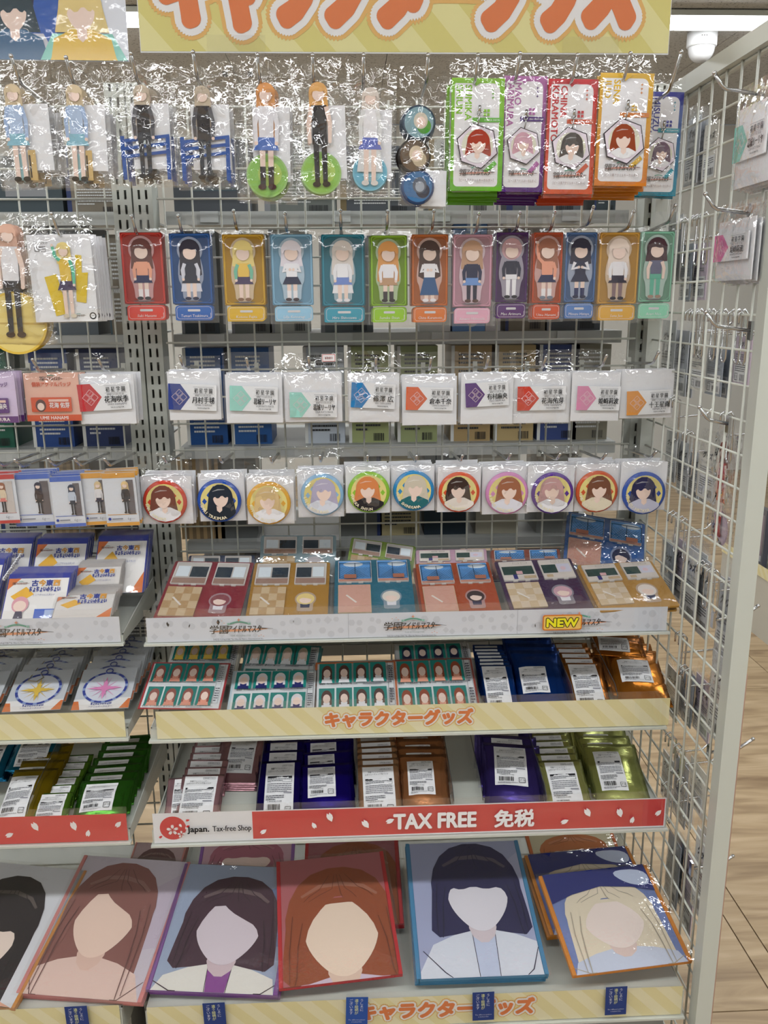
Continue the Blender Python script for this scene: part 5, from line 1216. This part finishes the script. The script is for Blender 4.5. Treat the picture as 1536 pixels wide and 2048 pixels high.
diorama((1120, 1150), (1290, 1138), (1248, 1034), 1.512, 48, '#3c66a4', 'fence', '#2c3050', 'blue diorama set standing tilted high against the grid', 12, -12, 1, .008, z=Z1b+.02, film=FILM_CRISP)
# NEW flag on the strip
q = atY(1124, 1258, 1.341)
nt_ = thing('new_flag', 'yellow NEW sticker with orange edge standing on the grey strip', 'sticker', (q.x, 1.3415, q.z), (R(90), 0, 0))
m = MB(); m.slab(rrect(-.034, -.002, .034, .026, .004), 0, .0008, lin('#d87a2a')); m.z = .0009; m.rect(-.032, 0, .032, .024, '#f0c46a', .003); m.text('NEW', 0, .005, .015, '#3a3020', bold=.16, sx=1.15); m.text('NEW', 0, .005, .015, '#f4ea28', bold=.07, sx=1.15)
m.build('flag', INK, nt_)
# ------------------------------------------------------------------ folded towels on the bottom shelves
GT = 'bagged towels on the bottom shelves'
def towel(pbl, pbr, ptop, Yf, lean, edge, bg, hair, skin, cloth, label, seed, rz=0, n=3, dy=.012, z=None, dz=0, face=(0, .45, .27), hairstyle='bob', bg2=None, cap=None, film=None, two=None, fringe='blunt'):
    if z is not None: z += n*.0100
    c, w, L, sk = lay(pbl, pbr, ptop, Yf, lean, z)
    t = lean_root('bagged_towel', label, 'towel', c, lean, rz, GT)
    th = .006; m = MB(); m.slab(rrect(-w/2, 0, w/2, L, .003), 0, th, lin(edge)); m.z = th+.0002
    x0, x1, y0, y1 = -w*.468, w*.468, L*.0, L*1.0
    m.rect(x0, y0, x1, y1, bg)
    def P(pts, col):
        m.poly([(min(max(a*w, x0), x1), min(max(b*L, y0), y1)) for a, b in pts], col)
    def ell(cx, cy, rx, ry, col, n_=28):
        P([(cx+rx*math.cos(2*math.pi*k/n_), cy+ry*math.sin(2*math.pi*k/n_)) for k in range(n_)], col)
    if bg2: P([(.0, .6), (.47, .9), (.47, .35), (.2, .3)], bg2)
    fx, fy, fr = face; fh = fr*.92
    dk = mixc(hair, '#100c14', .45); hi = mixc(hair, '#ffe8d8', .10)
    def Q(pts, col, k=2): P(smooth([(fx+a*fr, fy+b*fh) for a, b in pts], k), col)
    def line(pts, wd, col=dk):
        pts = [(min(max((fx+a*fr)*w, x0), x1), min(max((fy+b*fh)*L, y0), y1)) for a, b in pts]; n_ = len(pts)
        m.band(pts, [wd*w*(.35+.65*math.sin(math.pi*(i+.5)/n_)) for i in range(n_)], col)
    # broad plain colour areas: back hair, clothes, neck, face, fringe; no features
    low = -3.4 if hairstyle == 'long' else -1.25
    Q([(-1.35, .9), (1.35, .9), (1.5, -.3), (1.55, low), (.6, low*.9), (-.6, low*.9), (-1.6, low), (-1.5, -.3)], hair, 1)
    Q([(-.6, -1.05), (.6, -1.05), (1.9, -1.55), (2.4, -4), (-2.4, -4), (-1.9, -1.55)], cloth, 1)
    if two: Q([(-.35, -1.1), (.35, -1.1), (.28, -4), (-.28, -4)], two, 0); line([(-.35, -1.1), (-.3, -4)], .006); line([(.35, -1.1), (.3, -4)], .006)
    Q([(-.38, -.5), (.38, -.5), (.44, -1.15), (.0, -1.5), (-.44, -1.15)], mixc(skin, '#b06a60', .25), 1)
    line([(-1.9, -1.6), (-1.3, -2.2), (-1.1, -3.4)], .008); line([(1.9, -1.6), (1.3, -2.2), (1.1, -3.4)], .008)
    Q([(-.95, .75), (.95, .75), (1.0, .1), (.86, -.45), (.4, -.98), (0, -1.12), (-.4, -.98), (-.86, -.45), (-1.0, .1)], skin, 2)
    fr_ = {'part': [(-1.12, -1.0), (-.98, -.3), (-.82, .25), (-.4, .72), (0, 1.0), (.4, .72), (.82, .25), (.98, -.3), (1.12, -1.0)], 'blunt': [(-1.05, -.85), (-.95, .0), (-.8, .28), (-.5, .18), (-.1, .3), (.3, .18), (.75, .26), (.95, .0), (1.05, -.85)],
           'sweep': [(-1.12, -1.0), (-.98, -.2), (-.82, .35), (-.45, .92), (-.05, .55), (.4, .32), (.8, .12), (.98, -.3), (1.12, -1.0)]}[fringe]
    Q(fr_+[(1.42, -.3), (1.45, .7), (.95, 1.55), (.0, 1.82), (-.95, 1.55), (-1.45, .7), (-1.42, -.3)], hair, 1)
    line([(-1.0, 1.0), (-.5, 1.25), (.1, 1.28), (.7, 1.15), (1.05, .9)], .045, hi)
    for a_, b_, c_ in ((-.15, .55, -.9), (.2, .5, .55), (-.5, .6, -1.05), (.55, .7, 1.05), (.0, .4, .15)):
        line([(a_*.4, 1.55), (a_ if abs(a_) > .1 else .05, 1.15), ((a_+c_)/2, 1.0), (c_*.9, .85)], .007)
    for s_ in (-1, 1): line([(s_*1.0, .3), (s_*1.14, -.3), (s_*1.2, -1.0), (s_*1.25, max(low, -2.2))], .010); line([(s_*1.25, .5), (s_*1.36, -.4), (s_*1.38, max(low*.9, -2.0))], .008)
    if cap: P([(-.47, 1.0), (.47, 1.0), (.47, fy+fh*1.0), (fx+fr*1.0, fy+fh*1.25), (fx, fy+fh*1.42), (fx-fr*1.0, fy+fh*1.2), (-.47, fy+fh*.9)], cap); P(smooth([(.12, .97), (.46, .95), (.46, .76), (.25, .80)]), '#c3cde4')
    pt = m.build('printed_towel', CLOTH, t)
    for s_ in (-1, 1): MB().slab(rrect(s_*w*.488-w*.015, 0, s_*w*.488+w*.015, L, .001), 0, th+.0014, lin(edge)).build('hem', CLOTH, pt)
    film_mesh(w*1.06, L*1.04, .004, 500+seed, 20, .0022, .0, 26, 30, False).build('bag', film or FILM, t, True, loc=(0, -L*.02, th+.002))
    if n: pile(t, n, .0100, 'towel piled under: '+label, GT, .004, .004, .8)
    return t
Z4 = SH4+.003
TL = 12
towel((26, 1992), (286, 1986), (232, 1722), 1.172, TL, '#d98a86', '#cfc6d0', '#8e5f58', '#f0d3c2', '#e6c8bc', 'rose edged towel with long auburn hair print in the left bay', 1, -7, 1, .014, z=Z4, face=(-.05, .52, .27), hairstyle='long', bg2='#c9bccb', fringe='sweep')
towel((-190, 2004), (36, 1996), (-10, 1738), 1.172, TL, '#d08a3a', '#dcdde2', '#2e2628', '#f0dccf', '#e3a890', 'orange edged towel with black hair print cut by the photo edge', 2, -9, 1, .014, z=Z4, face=(-.12, .42, .30), hairstyle='long')
towel((290, 2002), (556, 1990), (474, 1736), 1.172, TL, '#8a56a0', '#a3b0c8', '#4c3440', '#dfd2da', '#e8e4dc', 'purple edged towel with short dark plum hair print', 3, -5, 1, .014, z=Z4, face=(.02, .46, .27), fringe='sweep', bg2='#7c90b8', two='#8c4a94')
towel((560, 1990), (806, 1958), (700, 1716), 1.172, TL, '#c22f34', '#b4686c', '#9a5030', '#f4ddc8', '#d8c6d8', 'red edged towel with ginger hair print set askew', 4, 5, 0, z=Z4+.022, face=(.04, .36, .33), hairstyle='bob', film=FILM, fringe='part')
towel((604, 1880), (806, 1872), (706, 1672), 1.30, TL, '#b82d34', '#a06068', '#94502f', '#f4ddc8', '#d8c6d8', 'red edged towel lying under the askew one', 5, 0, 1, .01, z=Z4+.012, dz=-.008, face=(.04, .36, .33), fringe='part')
towel((834, 1978), (1096, 1968), (962, 1688), 1.172, TL, '#4a8ab4', '#aab0d0', '#2e2c54', '#e8e4ec', '#dfe3ee', 'blue edged towel with navy hair and frilled blouse print', 6, 0, 2, .012, z=Z4, face=(.06, .56, .26), two='#c9d2ea', bg2='#b9bcd8')
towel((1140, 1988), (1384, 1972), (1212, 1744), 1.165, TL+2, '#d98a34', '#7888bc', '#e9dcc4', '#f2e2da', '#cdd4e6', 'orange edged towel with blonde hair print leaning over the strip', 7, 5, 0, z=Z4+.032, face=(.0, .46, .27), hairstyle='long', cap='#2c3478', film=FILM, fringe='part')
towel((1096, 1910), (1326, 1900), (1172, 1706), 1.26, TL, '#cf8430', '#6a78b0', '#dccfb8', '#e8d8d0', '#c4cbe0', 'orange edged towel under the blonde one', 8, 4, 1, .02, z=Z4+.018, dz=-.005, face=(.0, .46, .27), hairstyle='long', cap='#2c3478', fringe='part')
towel((1070, 1790), (1250, 1786), (1150, 1664), 1.40, TL+4, '#d0703a', '#d8cfae', '#c87a4a', '#e9d8c0', '#d6c8a0', 'cream and orange towel at the very back of the bottom shelf', 9, 2, 1, .006, z=Z4+.03, dz=-.008)
towel((392, 1800), (586, 1794), (500, 1672), 1.40, TL+4, '#9060a8', '#d0a8b4', '#b06a7c', '#f0d8cc', '#c8b0c0', 'pink haired towel at the back behind the purple edged one', 10, 0, 1, .006, z=Z4+.03, dz=-.008)
towel((240, 1800), (350, 1796), (318, 1690), 1.40, TL+4, '#c98880', '#b8a0a0', '#6a4a48', '#e0c8bc', '#c0a8a8', 'rose edged towel at the back of the left bay', 11, -4, 1, .006, z=Z4+.02, dz=-.008)
# dark blue notice tapes on the bottom strips
for k, (px, py, big) in enumerate(((150, 1992, 'under the rose edged towel'), (428, 2002, 'under the purple edged towel'), (712, 1990, 'over the orange lettering start'), (968, 1980, 'over the orange lettering end'), (1234, 1978, 'under the blonde towel'))):
    q = atY(px, py, 1.152); w = .036
    t = thing('notice_tape', 'dark blue paper notice taped to the yellow strip '+big, 'notice', (q.x, 1.1515, .262 if k else .266), (R(90), R(2 if k == 2 else -1), 0), 'blue notices on the bottom strips')
    m = MB(); m.box((0, .026, 0), (w, .056, .0004), lin('#1f3a7c' if k != 2 else '#2450a0')); m.z = .0004
    for i, col in enumerate(('うしろに', '違う絵柄が', 'ございます')):
        for j, ch in enumerate(col): m.text(ch, w*.22-i*w*.24, .0455-j*.0062, .0048, '#e6e9a8' if i == 1 else '#d8dcec', res=1, layer=(j == 0))
    for j, ln in enumerate(('The different pattern', 'is behind this')): m.text(ln, 0, .009-j*.004, .0024, '#c8cce0', res=1, fit=w*.8)
    m.build('paper', INK, t)
# ================================================================== the far side of the rack, seen through the grid
GB = 'cartons on the far side of the rack'
FS = [1.585, 1.358, 1.135, .935, .70]
for k, z in enumerate(FS):
    for (a, b, nm) in ((BX0+.01, BX1, 'wide bay'), (LX0, LX1-.01, 'left bay')):
        t = thing('far_side_shelf', '%s grey shelf behind the %s grid' % (('topmost', 'second', 'third', 'fourth', 'lowest')[k], nm), 'shelf', ((a+b)/2, 1.70, z), group='grey shelves on the far side of the rack')
        MB().box((0, .15, .004), (b-a, .30, .004)).build('plate', GREY_METAL, t)
        MB().box((0, -.002, -.006), (b-a, .004, .024)).build('rear_lip', mat('dull_metal', '#b4b6b3', .4), t)
        if k in (0, 1) and nm == 'wide bay':
            for q in range(4):
                MB().box((-.36+.22*q+.03*(q % 2), -.006, -.004), (.034, .004, .02)).build('price_clip', mat('clip_plastic', '#c2c5c4', .25), t)
BOXC = ['#6f7470', '#888a86', '#50545a', '#a9aaa4', '#3e4a50', '#7d7466', '#c9c9c4', '#5f666c']
def carton(x, z, w, h, d, col, label, seed, y=1.725, style='text', extra=None):
    t = thing('carton', label, 'box', (x, y, z), group=GB)
    m = MB(); m.box((0, d/2, h/2), (w, d, h), lin(col)); m.build('body', ink_mat('carton_ink', .45), t)
    m = MB(); dk = sum(lin(col)[:3]) < .9; tc = '#d4d6d6' if dk else '#3c3e42'
    if style == 'text':
        m.rect(-w*.5, 0, -w*.42, h, extra or '#2c3a66')
        textlines(m, -w*.32, h*.55, w*.6, h*.38, 9, tc, seed); m.text('▲WARNING', -w*.10, h*.42, h*.05, tc, bold=.02, res=1, fit=w*.4); textlines(m, -w*.32, h*.12, w*.62, h*.26, 6, tc, seed+1); barcode(m, w*.12, h*.02, w*.26, h*.08, seed)
    elif style == 'game':
        m.rect(-w*.5, 0, w*.5, h, '#6f9ad2'); m.disc(-w*.1, h*.35, w*.3, h*.2, '#dfe8f2', 16); m.disc(w*.1, h*.18, w*.25, h*.14, '#dfe8f2', 16)
        m.text('Fate', -w*.26, h*.80, h*.10, '#1c1c24', bold=.02, fit=w*.36); m.text('Grand', w*.16, h*.86, h*.075, '#1c1c24', res=1, fit=w*.3); m.text('Order', w*.22, h*.76, h*.075, '#1c1c24', res=1, fit=w*.3); m.disc(w*.02, h*.45, w*.07, h*.1, '#d8b27a', 12)
    elif style == 'stripes':
        for i in range(6): m.rect(-w*.5+w*i/6, 0, -w*.5+w*(i+.5)/6, h, '#b79a70')
    elif style == 'plain': m.rect(-w*.3, h*.3, w*.3, h*.8, extra or '#9a9c9e')
    m.build('print', INK, t, loc=(0, -.0004, 0), rot=(R(90), 0, 0)); return t
g = random.Random(21)
def row_of_cartons(x0, x1, z, hmin, hmax, wmin, wmax, where, y=1.725):
    x = x0; k = 0
    while x < x1-.04:
        w = min(g.uniform(wmin, wmax), x1-x); h = g.uniform(hmin, hmax); c = g.choice(BOXC)
        carton(x+w/2, z+.006, w-.004, h, .12, c, '%s carton %s' % ({'#6f7470': 'mid grey', '#888a86': 'stone grey', '#50545a': 'charcoal', '#a9aaa4': 'light grey', '#3e4a50': 'dark slate', '#7d7466': 'taupe', '#c9c9c4': 'off-white', '#5f666c': 'steel grey'}[c], where), g.randrange(999), y, g.choice(('text', 'text', 'text', 'plain')), g.choice(('#2c3a66', '#4a5a62', '#7a6a4a', '#8a8c90')))
        x += w+g.choice((.0, .004, .02)); k += 1
row_of_cartons(-.33, .11, FS[1], .17, .205, .07, .12, 'behind the mini figure hooks')
carton(.175, FS[1]+.006, .062, .205, .1, '#e2e4e4', 'white carton beside the sky blue one behind the grid', 3, style='plain', extra='#d6d8da')
carton(.243, FS[1]+.006, .066, .205, .1, '#6f9ad2', 'sky blue game box with clouds seen through the grid', 4, style='game')
carton(.292, FS[1]+.006, .03, .205, .1, '#d8d4d6', 'narrow white box with red flower print behind the grid', 5, style='plain', extra='#c8554c')
row_of_cartons(.315, .53, FS[1], .17, .2, .08, .12, 'behind the key holder stacks')
row_of_cartons(-1.0, -.42, FS[1], .17, .205, .08, .13, 'behind the left bay standees')
for x, c, lab in ((-.29, '#22508e', 'flat royal blue carton low behind the navy name tag'), (-.20, '#2a5a98', 'flat blue carton beside the royal blue one'), (-.05, '#c4ccd6', 'pale carton behind the mint name tags'), (.04, '#a7b07a', 'flat moss green carton behind the name tags'), (.14, '#9fa878', 'flat sage carton behind the bright blue name tag'), (.25, '#b59a6c', 'flat tan carton behind the purple name tag'), (.34, '#c0a878', 'flat straw carton behind the scarlet name tag'), (.43, '#3f4f86', 'flat indigo carton behind the pink name tag'), (.495, '#8b8676', 'flat khaki carton near the slotted post'), (-.72, '#1f5a48', 'flat dark green carton in the left bay back'), (-.60, '#2a4a8a', 'flat blue carton in the left bay back'), (-.50, '#33406a', 'flat slate blue carton in the left bay back'), (-.84, '#26282a', 'flat black carton in the left bay back')):
    carton(x, FS[2]+.006, .082, .195, .12, c, lab, int(abs(x)*1000), style='text', extra='#e0e0dc')
for x, c, st, lab in ((-.31, '#8a7458', 'stripes', 'brown slatted packet on the third far shelf'), (-.24, '#6b6d6c', 'plain', 'grey packet on the third far shelf'), (.02, '#70726f', 'plain', 'grey tray box under the name tags'), (.10, '#c1b48a', 'text', 'cream carton with sideways print under the name tags'), (.2, '#22323e', 'plain', 'black packet bundle under the orange name tag'), (.31, '#b9b4a2', 'plain', 'beige packet under the purple name tag'), (.44, '#8d8f8c', 'plain', 'grey packet under the pink name tag'), (-.47, '#262624', 'plain', 'black box with a cream cross print'), (-.58, '#9a8158', 'stripes', 'wood slatted box beside the black box'), (-.68, '#b3b5b0', 'text', 'pale grey carton with warning print'), (-.80, '#94835f', 'stripes', 'wood slatted box further along the left bay'), (-.91, '#aeb0ab', 'text', 'pale grey carton at the photo edge')):
    carton(x, FS[3]+.006, .09, .175, .12, c, lab, int(abs(x)*1000)+7, style=st)
row_of_cartons(-.33, .53, FS[4], .16, .2, .09, .15, 'low behind the shelf backs')
row_of_cartons(-1.1, -.42, FS[4], .16, .2, .09, .15, 'low behind the left bay shelves')
row_of_cartons(-.33, .53, FS[0], .10, .15, .09, .16, 'high behind the bagged standees')
row_of_cartons(-1.1, -.42, FS[0], .10, .15, .09, .16, 'high behind the left bay bags')
# ================================================================== corner poster over the left bay
q0, q1 = atY(-130, 120, 1.585), atY(258, 122, 1.585)
t = thing('corner_poster', 'glossy poster of two figures in a clear sleeve over the left bay', 'poster', ((q0.x+q1.x)/2, 1.585, q1.z), (R(90), R(.5), 0))
w = q1.x-q0.x; h = .20
MB().box((0, h/2, -.001), (w, h, .0016)).build('board', CARD, t)
m = MB(); m.rect(-w*.5, 0, w*.5, h, '#dfe2ea'); m.rect(-w*.5, 0, w*.12, h, '#232446'); m.poly([(-w*.02, 0), (w*.5, 0), (w*.33, h*.2), (w*.2, h*.62), (w*.1, h)], '#2a5bb0'); m.poly([(w*.27, h), (w*.5, h), (w*.5, h*.05), (w*.44, h*.05)], '#e4e6ee')
for (cx, cy, r, hr, tp, ar) in ((-.075*w, .066, .062, '#1f3a48', '#245a84', '#c9c8d2'), (.27*w, .068, .066, '#e8cf8a', '#e8c04a', '#8ad0c0')):
    m.poly([(cx-r*1.1, 0.001), (cx-r*.75, cy-r*.4), (cx+r*.75, cy-r*.4), (cx+r*1.1, 0.001)], ar); bust(m, cx, cy, r, hr, tp, SKIN, .6)
m.v = [(x, max(y, 0.001), z) for x, y, z in m.v]
m.build('print', INK_GLOSS, t); film_mesh(w*1.01, h*1.02, .004, 700, 6, .0012, 0, 20, 16, False).build('sleeve', SLEEVE, t, True, loc=(0, -.002, .003))
# ================================================================== goods hung on the side frame
def side_root(name, label, cat, px, py, X, group=None, lean=0):
    p = atX(px, py, X); return thing(name, label, cat, p, (Matrix.Rotation(R(-90), 3, 'Z') @ Matrix.Rotation(R(90), 3, 'X')).to_euler(), group), p
def side_span(px0, px1, py0, py1, X):
    a, b = atX(px0, py1, X), atX(px1, py1, X); c = atX((px0+px1)/2, py0, X); d = atX((px0+px1)/2, py1, X)
    return abs(a.y-b.y), c.z-d.z
for (rc, c, nm, rm, lab, X) in (((1462, 210, 1536, 372), '#7fd0c6', '葛城リーリヤ', 'LILJA KATSURAGI', 'mint name tag in clear bag hanging from the side grid', .545), ((1424, 440, 1502, 562), '#e57fb4', '姫崎莉波', 'RINAMI HIMESAKI', 'pink name tag in clear bag hanging from the side grid', .545)):
    w, h = side_span(rc[0], rc[2], rc[1], rc[3], X); w = max(w, .10)
    t, p = side_root('side_name_tag', lab, 'name tag', (rc[0]+rc[2])/2, rc[3], X, 'name tags on the side grid')
    MB().box((0, h*.5, -.0012), (w*.9, h*.98, .0016)).build('card', CARD, t)
    m = MB(); tag_print(m, w*.84, h*.44, c, nm, rm); m.build('name_tag', INK_GLOSS, t, loc=(-w*.02, h*.55, .004))
    pouch(t, w, h*1.28, .006, 720, 18, .002, h*.28, FILM, nx=24, ny=30)
    for i in range(1, 4):
        c_ = dup(t); c_.location = t.location+Vector((.008*i, .0, -.002*i)); c_['label'] = 'card behind the '+lab.split(' in ')[0]+' on the side grid'
def side_hook(px, py, lab, out=False, ln=.07, X=SX):
    if not out:
        T = atX(px, py, X-ln); b = Vector((X-.004, T.y, T.z-.026))
        P = [b, Vector((X-ln+.018, T.y, T.z-.02)), Vector((X-ln+.012, T.y, T.z-.016)), T]
    else:
        T = atX(px, py, X+ln); b = Vector((X+.004, T.y, T.z-.022)); P = [b, Vector((X+ln-.022, T.y, T.z-.016)), Vector((X+ln-.016, T.y, T.z-.012)), T]
    t = thing('side_hook', lab, 'hook', b, group='chrome hooks on the side frame')
    MB().tube([q-b for q in P], .0027, 8).build('rod', CHROME, t, True)
    m = MB(); lathe(m, [(.0033*math.cos(R(a)), .0033*math.sin(R(a))) for a in range(-90, 91, 30)], 10).build('tip_ball', CHROME, t, True, loc=T-b)
    MB().box((0, 0, 0), (.004, .010, .026)).build('mount', CHROME, t); return t
side_hook(1429, 146, 'chrome hook above the mint side name tag'); side_hook(1411, 388, 'chrome hook above the pink side name tag'); side_hook(1412, 624, 'bare chrome hook below the pink side name tag'); side_hook(1399, 814, 'bare chrome hook low on the side grid', ln=.05)
for px, py, lab in ((1516, 1212, 'chrome hook poking out beyond the front post, upper'), (1506, 1478, 'chrome hook poking out beyond the front post, middle'), (1466, 1712, 'chrome hook poking out beyond the front post, lower')):
    side_hook(px, py, lab, True, .075)
# U shaped wire loops of the hooks fixed from the outer side
k = 0
for (px, py) in ((1372, 420), (1396, 414), (1414, 408), (1390, 604), (1404, 606), (1428, 608), (1452, 606), (1478, 610), (1490, 612), (1352, 826), (1384, 846), (1462, 812), (1370, 1050), (1352, 1040), (1414, 1112), (1434, 1122), (1366, 1286), (1378, 1316), (1346, 1482), (1364, 1498), (1340, 1570), (1372, 1560)):
    p = atX(px, py, SX+.006); zz = .10+.05*round((p.z-.10)/.05)
    lv_ = 'level with the mini figures' if py < 520 else 'level with the name tags' if py < 780 else 'level with the round badges' if py < 1010 else 'level with the dioramas' if py < 1250 else 'level with the sticker sheets' if py < 1400 else 'level with the foil packs'
    t = thing('wire_loop', 'chrome wire loop hooked over the side grid, '+lv_, 'hook', (SX+.005, p.y, zz), group='chrome wire loops on the side grid')
    o = .008; d = .066; m = MB()
    P = [(-.010, -o, -.012), (-.010, -o, .002), (-.002, -o, .007), (.004, -o, 0), (.004, -o, -d), (.004, -o*.4, -d-.006), (.004, o*.4, -d-.006), (.004, o, -d), (.004, o, 0), (-.002, o, .007), (-.010, o, .002), (-.010, o, -.012)]
    m.tube(P, .0016, 6).build('loop', CHROME, t, True)
    MB().tube([(.004, 0, -.03), (.055, 0, -.026), (.066, 0, -.016)], .0018, 6).build('rod', CHROME, t, True); k += 1
GO = 'packs hung on the outer face of the side grid'
cols_ = ['#dfe0df', '#cfd2d4', '#b9bdc4', '#e6e2d8', '#9aa3b0', '#c9b9c9']
g2 = random.Random(4)
OUT = [(1318, 215, 350), (1345, 225, 360), (1380, 240, 370), (1416, 250, 360), (1368, 490, 600), (1396, 488, 600), (1330, 430, 560), (1330, 640, 780), (1356, 660, 790), (1392, 680, 780), (1425, 690, 790), (1480, 660, 770),
       (1338, 860, 960), (1362, 880, 990), (1384, 900, 1000), (1410, 880, 1000), (1330, 1080, 1200), (1350, 1070, 1200), (1374, 1090, 1240), (1400, 1110, 1270), (1440, 1150, 1330), (1340, 1330, 1430), (1366, 1340, 1440), (1400, 1350, 1470), (1430, 1300, 1480),
       (1330, 1500, 1600), (1356, 1510, 1640), (1390, 1520, 1620), (1340, 1660, 1800), (1368, 1660, 1860), (1395, 1640, 1830)]
for i, (px, y0, y1) in enumerate(OUT):
    X = SX+.032+.012*(i % 3); w = g2.uniform(.05, .075); p0 = atX(px, y1, X); h = atX(px, y0, X).z-p0.z; h = min(h, .16)
    col = cols_[i % 6]; desc = ['white', 'light grey', 'grey', 'cream', 'slate blue', 'lilac'][i % 6]
    pos = 'near the ceiling' if y0 < 400 else 'level with the mini figures' if y0 < 620 else 'level with the name tags' if y0 < 800 else 'level with the round badges' if y0 < 1010 else 'level with the dioramas' if y0 < 1290 else 'level with the sticker sheets' if y0 < 1490 else 'level with the foil packs' if y0 < 1640 else 'level with the towels'
    t, p = side_root('outer_pack', '%s pack back with barcode behind the side grid, %s' % (desc, pos), 'hanging pack', px, y1, X, GO)
    MB().box((0, h/2, 0), (w, h, .0016), lin(col)).build('backing', ink_mat('carton_ink'), t)
    m = MB(); m.z = .001
    m.rect(-w*.42, h*.05, w*.42, h*.42, '#ecedee'); barcode(m, -w*.05, h*.08, w*.4, h*.12, i); textlines(m, -w*.36, h*.24, w*.7, h*.15, 4, '#55555c', i); recycle_mark(m, -w*.36, h*.08, w*.2)
    m.text('グッズ', 0, h*.72, h*.09, '#26262c', bold=.06, res=1, skew=.15, fit=w*.6); m.text('アクリルキーホルダー', 0, h*.62, h*.045, '#3c3c44', res=1, fit=w*.7); textlines(m, -w*.36, h*.46, w*.7, h*.12, 3, '#77777e', i+3)
    m.build('print', INK, t); pouch(t, w*1.06, h*1.2, .003, 740+i % 4, 6, .001, h*.18, FILM, nx=14, ny=18)
    if i % 2 == 0:
        c_ = dup(t); c_.location = t.location+Vector((.014, .004, -.003)); c_['label'] = 'spare pack hanging outside behind the %s one, %s' % (desc, pos)
# red dressed standee hung outside near the front post
X = SX+.03; p0 = atX(1436, 1088, X); h = atX(1436, 862, X).z-p0.z; w = .085
t, p = side_root('outer_standee', 'bagged red dressed standee with lilac disc behind the front post', 'acrylic stand', 1436, 1088, X, GO)
m = MB(); m.disc(0, h*.15, w*.36, w*.36, '#c9b2c4', 30); m.disc(0, h*.15, w*.32, w*.32, '#d8c6d4', 30); m.build('printed_base', INK_GLOSS, t)
m = MB(); doll(m, 0, h*.08, h*.86, '#8a4a40', '#c2362c', '#d9703c', SKIN, '#b03028', head=.2, long=.2, style='skirt', arm=SKIN, sock='#c23a30'); m.build('printed_figure', INK_GLOSS, t, loc=(0, 0, .003)); pouch(t, w, h*1.06, .008, 760, 30, .003, .01, FILM_CRISP, nx=26, ny=44)
# long salmon poster board fixed along the outer side of the post
X = SX+.04; a, b = atX(1466, 1400, X), atX(1432, 2040, X)
tag(MB().box((.5935, 1.172, .46), (.007, .03, .82)).build('outer_poster_board', mat('salmon_print', '#c8a08e', .35)), 'narrow salmon printed board on the outer side of the post', 'board')
# ================================================================== next display rack across the aisle
t = thing('aisle_rack', 'cream display rack across the wooden floor at far right', 'rack', (1.95, 2.85, 0))
MB().box((0, 0, .135), (.40, 1.8, .27)).build('base_cabinet', mat('cream_metal', '#c9c6bb', .4), t)
m = MB(); striped(m, -.9, 0, .9, .05); fat_kana(m, 'キャラクターグッズ', .25, .013, .024)
m.build('printed_strip', INK, t, loc=(-.204, 0, .272), rot=(R(90), 0, R(-90)))
MB().box((0, 0, .275), (.405, 1.8, .006)).build('bottom_shelf', WHITE_METAL, t); MB().box((.19, 0, .95), (.02, 1.8, 1.4)).build('back_panel', GREY_METAL, t)
for z in (.72, 1.15): MB().box((.03, 0, z), (.30, 1.8, .02)).build('shelf', WHITE_METAL, t)
g3 = random.Random(9)
for lv, z in enumerate((.282, .732, 1.162)):
    y = 2.05; k = 0
    while y < 3.65:
        w = g3.uniform(.07, .12); hh = g3.uniform(.26, .36); c = g3.choice(('#2e3348', '#3c3f52', '#55596a', '#484450', '#6a6a72', '#2c3a52'))
        o = MB(); o.slab(rrect(-w/2, 0, w/2, hh, .003), -.012, .012, lin(c)); o.z = .0125; o.rect(-w*.4, hh*.1, w*.4, hh*.9, g3.choice(('#6f7488', '#8a7f8c', '#4d5568', '#9a94a0'))); o.rect(-w*.4, hh*.1, w*.4, hh*.2, '#b8b8c0')
        oo = o.build('dark_pack', INK_GLOSS, None, loc=(1.80+.03*(k % 2), y, z), rot=(Matrix.Rotation(R(-90), 3, 'Z') @ Matrix.Rotation(R(90), 3, 'X')).to_euler())
        tag(oo, 'dark wrapped pack on the %s of the rack across the aisle' % ('bottom shelf', 'middle shelf', 'top shelf')[lv], 'pack', 'packs on the rack across the aisle'); y += w+.02; k += 1

# ------------------------------------------------------------------ clear tray dividers between the columns of packs
DIV = [(512, 1600, SH3, 1.30, 'between pink and indigo packs'), (716, 1600, SH3, 1.30, 'between indigo and copper packs'), (908, 1600, SH3, 1.30, 'beside the copper packs at the empty slot'), (966, 1600, SH3, 1.30, 'between the empty slot and violet packs'), (1094, 1596, SH3, 1.30, 'between violet and lime packs'), (54, 1640, SH3, 1.30, 'between olive gold and green packs'), (1148, 1392, SH2, 1.34, 'between blue and orange packs'), (1236, 1392, SH2, 1.34, 'between the two orange columns')]
for px, py, z, yf, lab in DIV:
    p = atY(px, py, yf)
    t = thing('tray_divider', 'clear plastic tray divider '+lab, 'divider', (p.x, yf, z+.001), group='clear tray dividers')
    m = MB(); P = [(0, 0), (.25, 0), (.25, .085), (.02, .045), (0, .03)]
    m.raw([(-.0006, a, b) for a, b in P]+[(.0006, a, b) for a, b in P], [(4, 3, 2, 1, 0), (5, 6, 7, 8, 9)]+[(i, (i+1) % 5, 5+(i+1) % 5, 5+i) for i in range(5)]); m.build('plate', CLEAR, t)
    MB().tube([(0, 0, .03), (0, .02, .045), (0, .25, .085)], .0007, 5).build('edge', mat('smoky_edge', '#4a4c4c', .2), t)
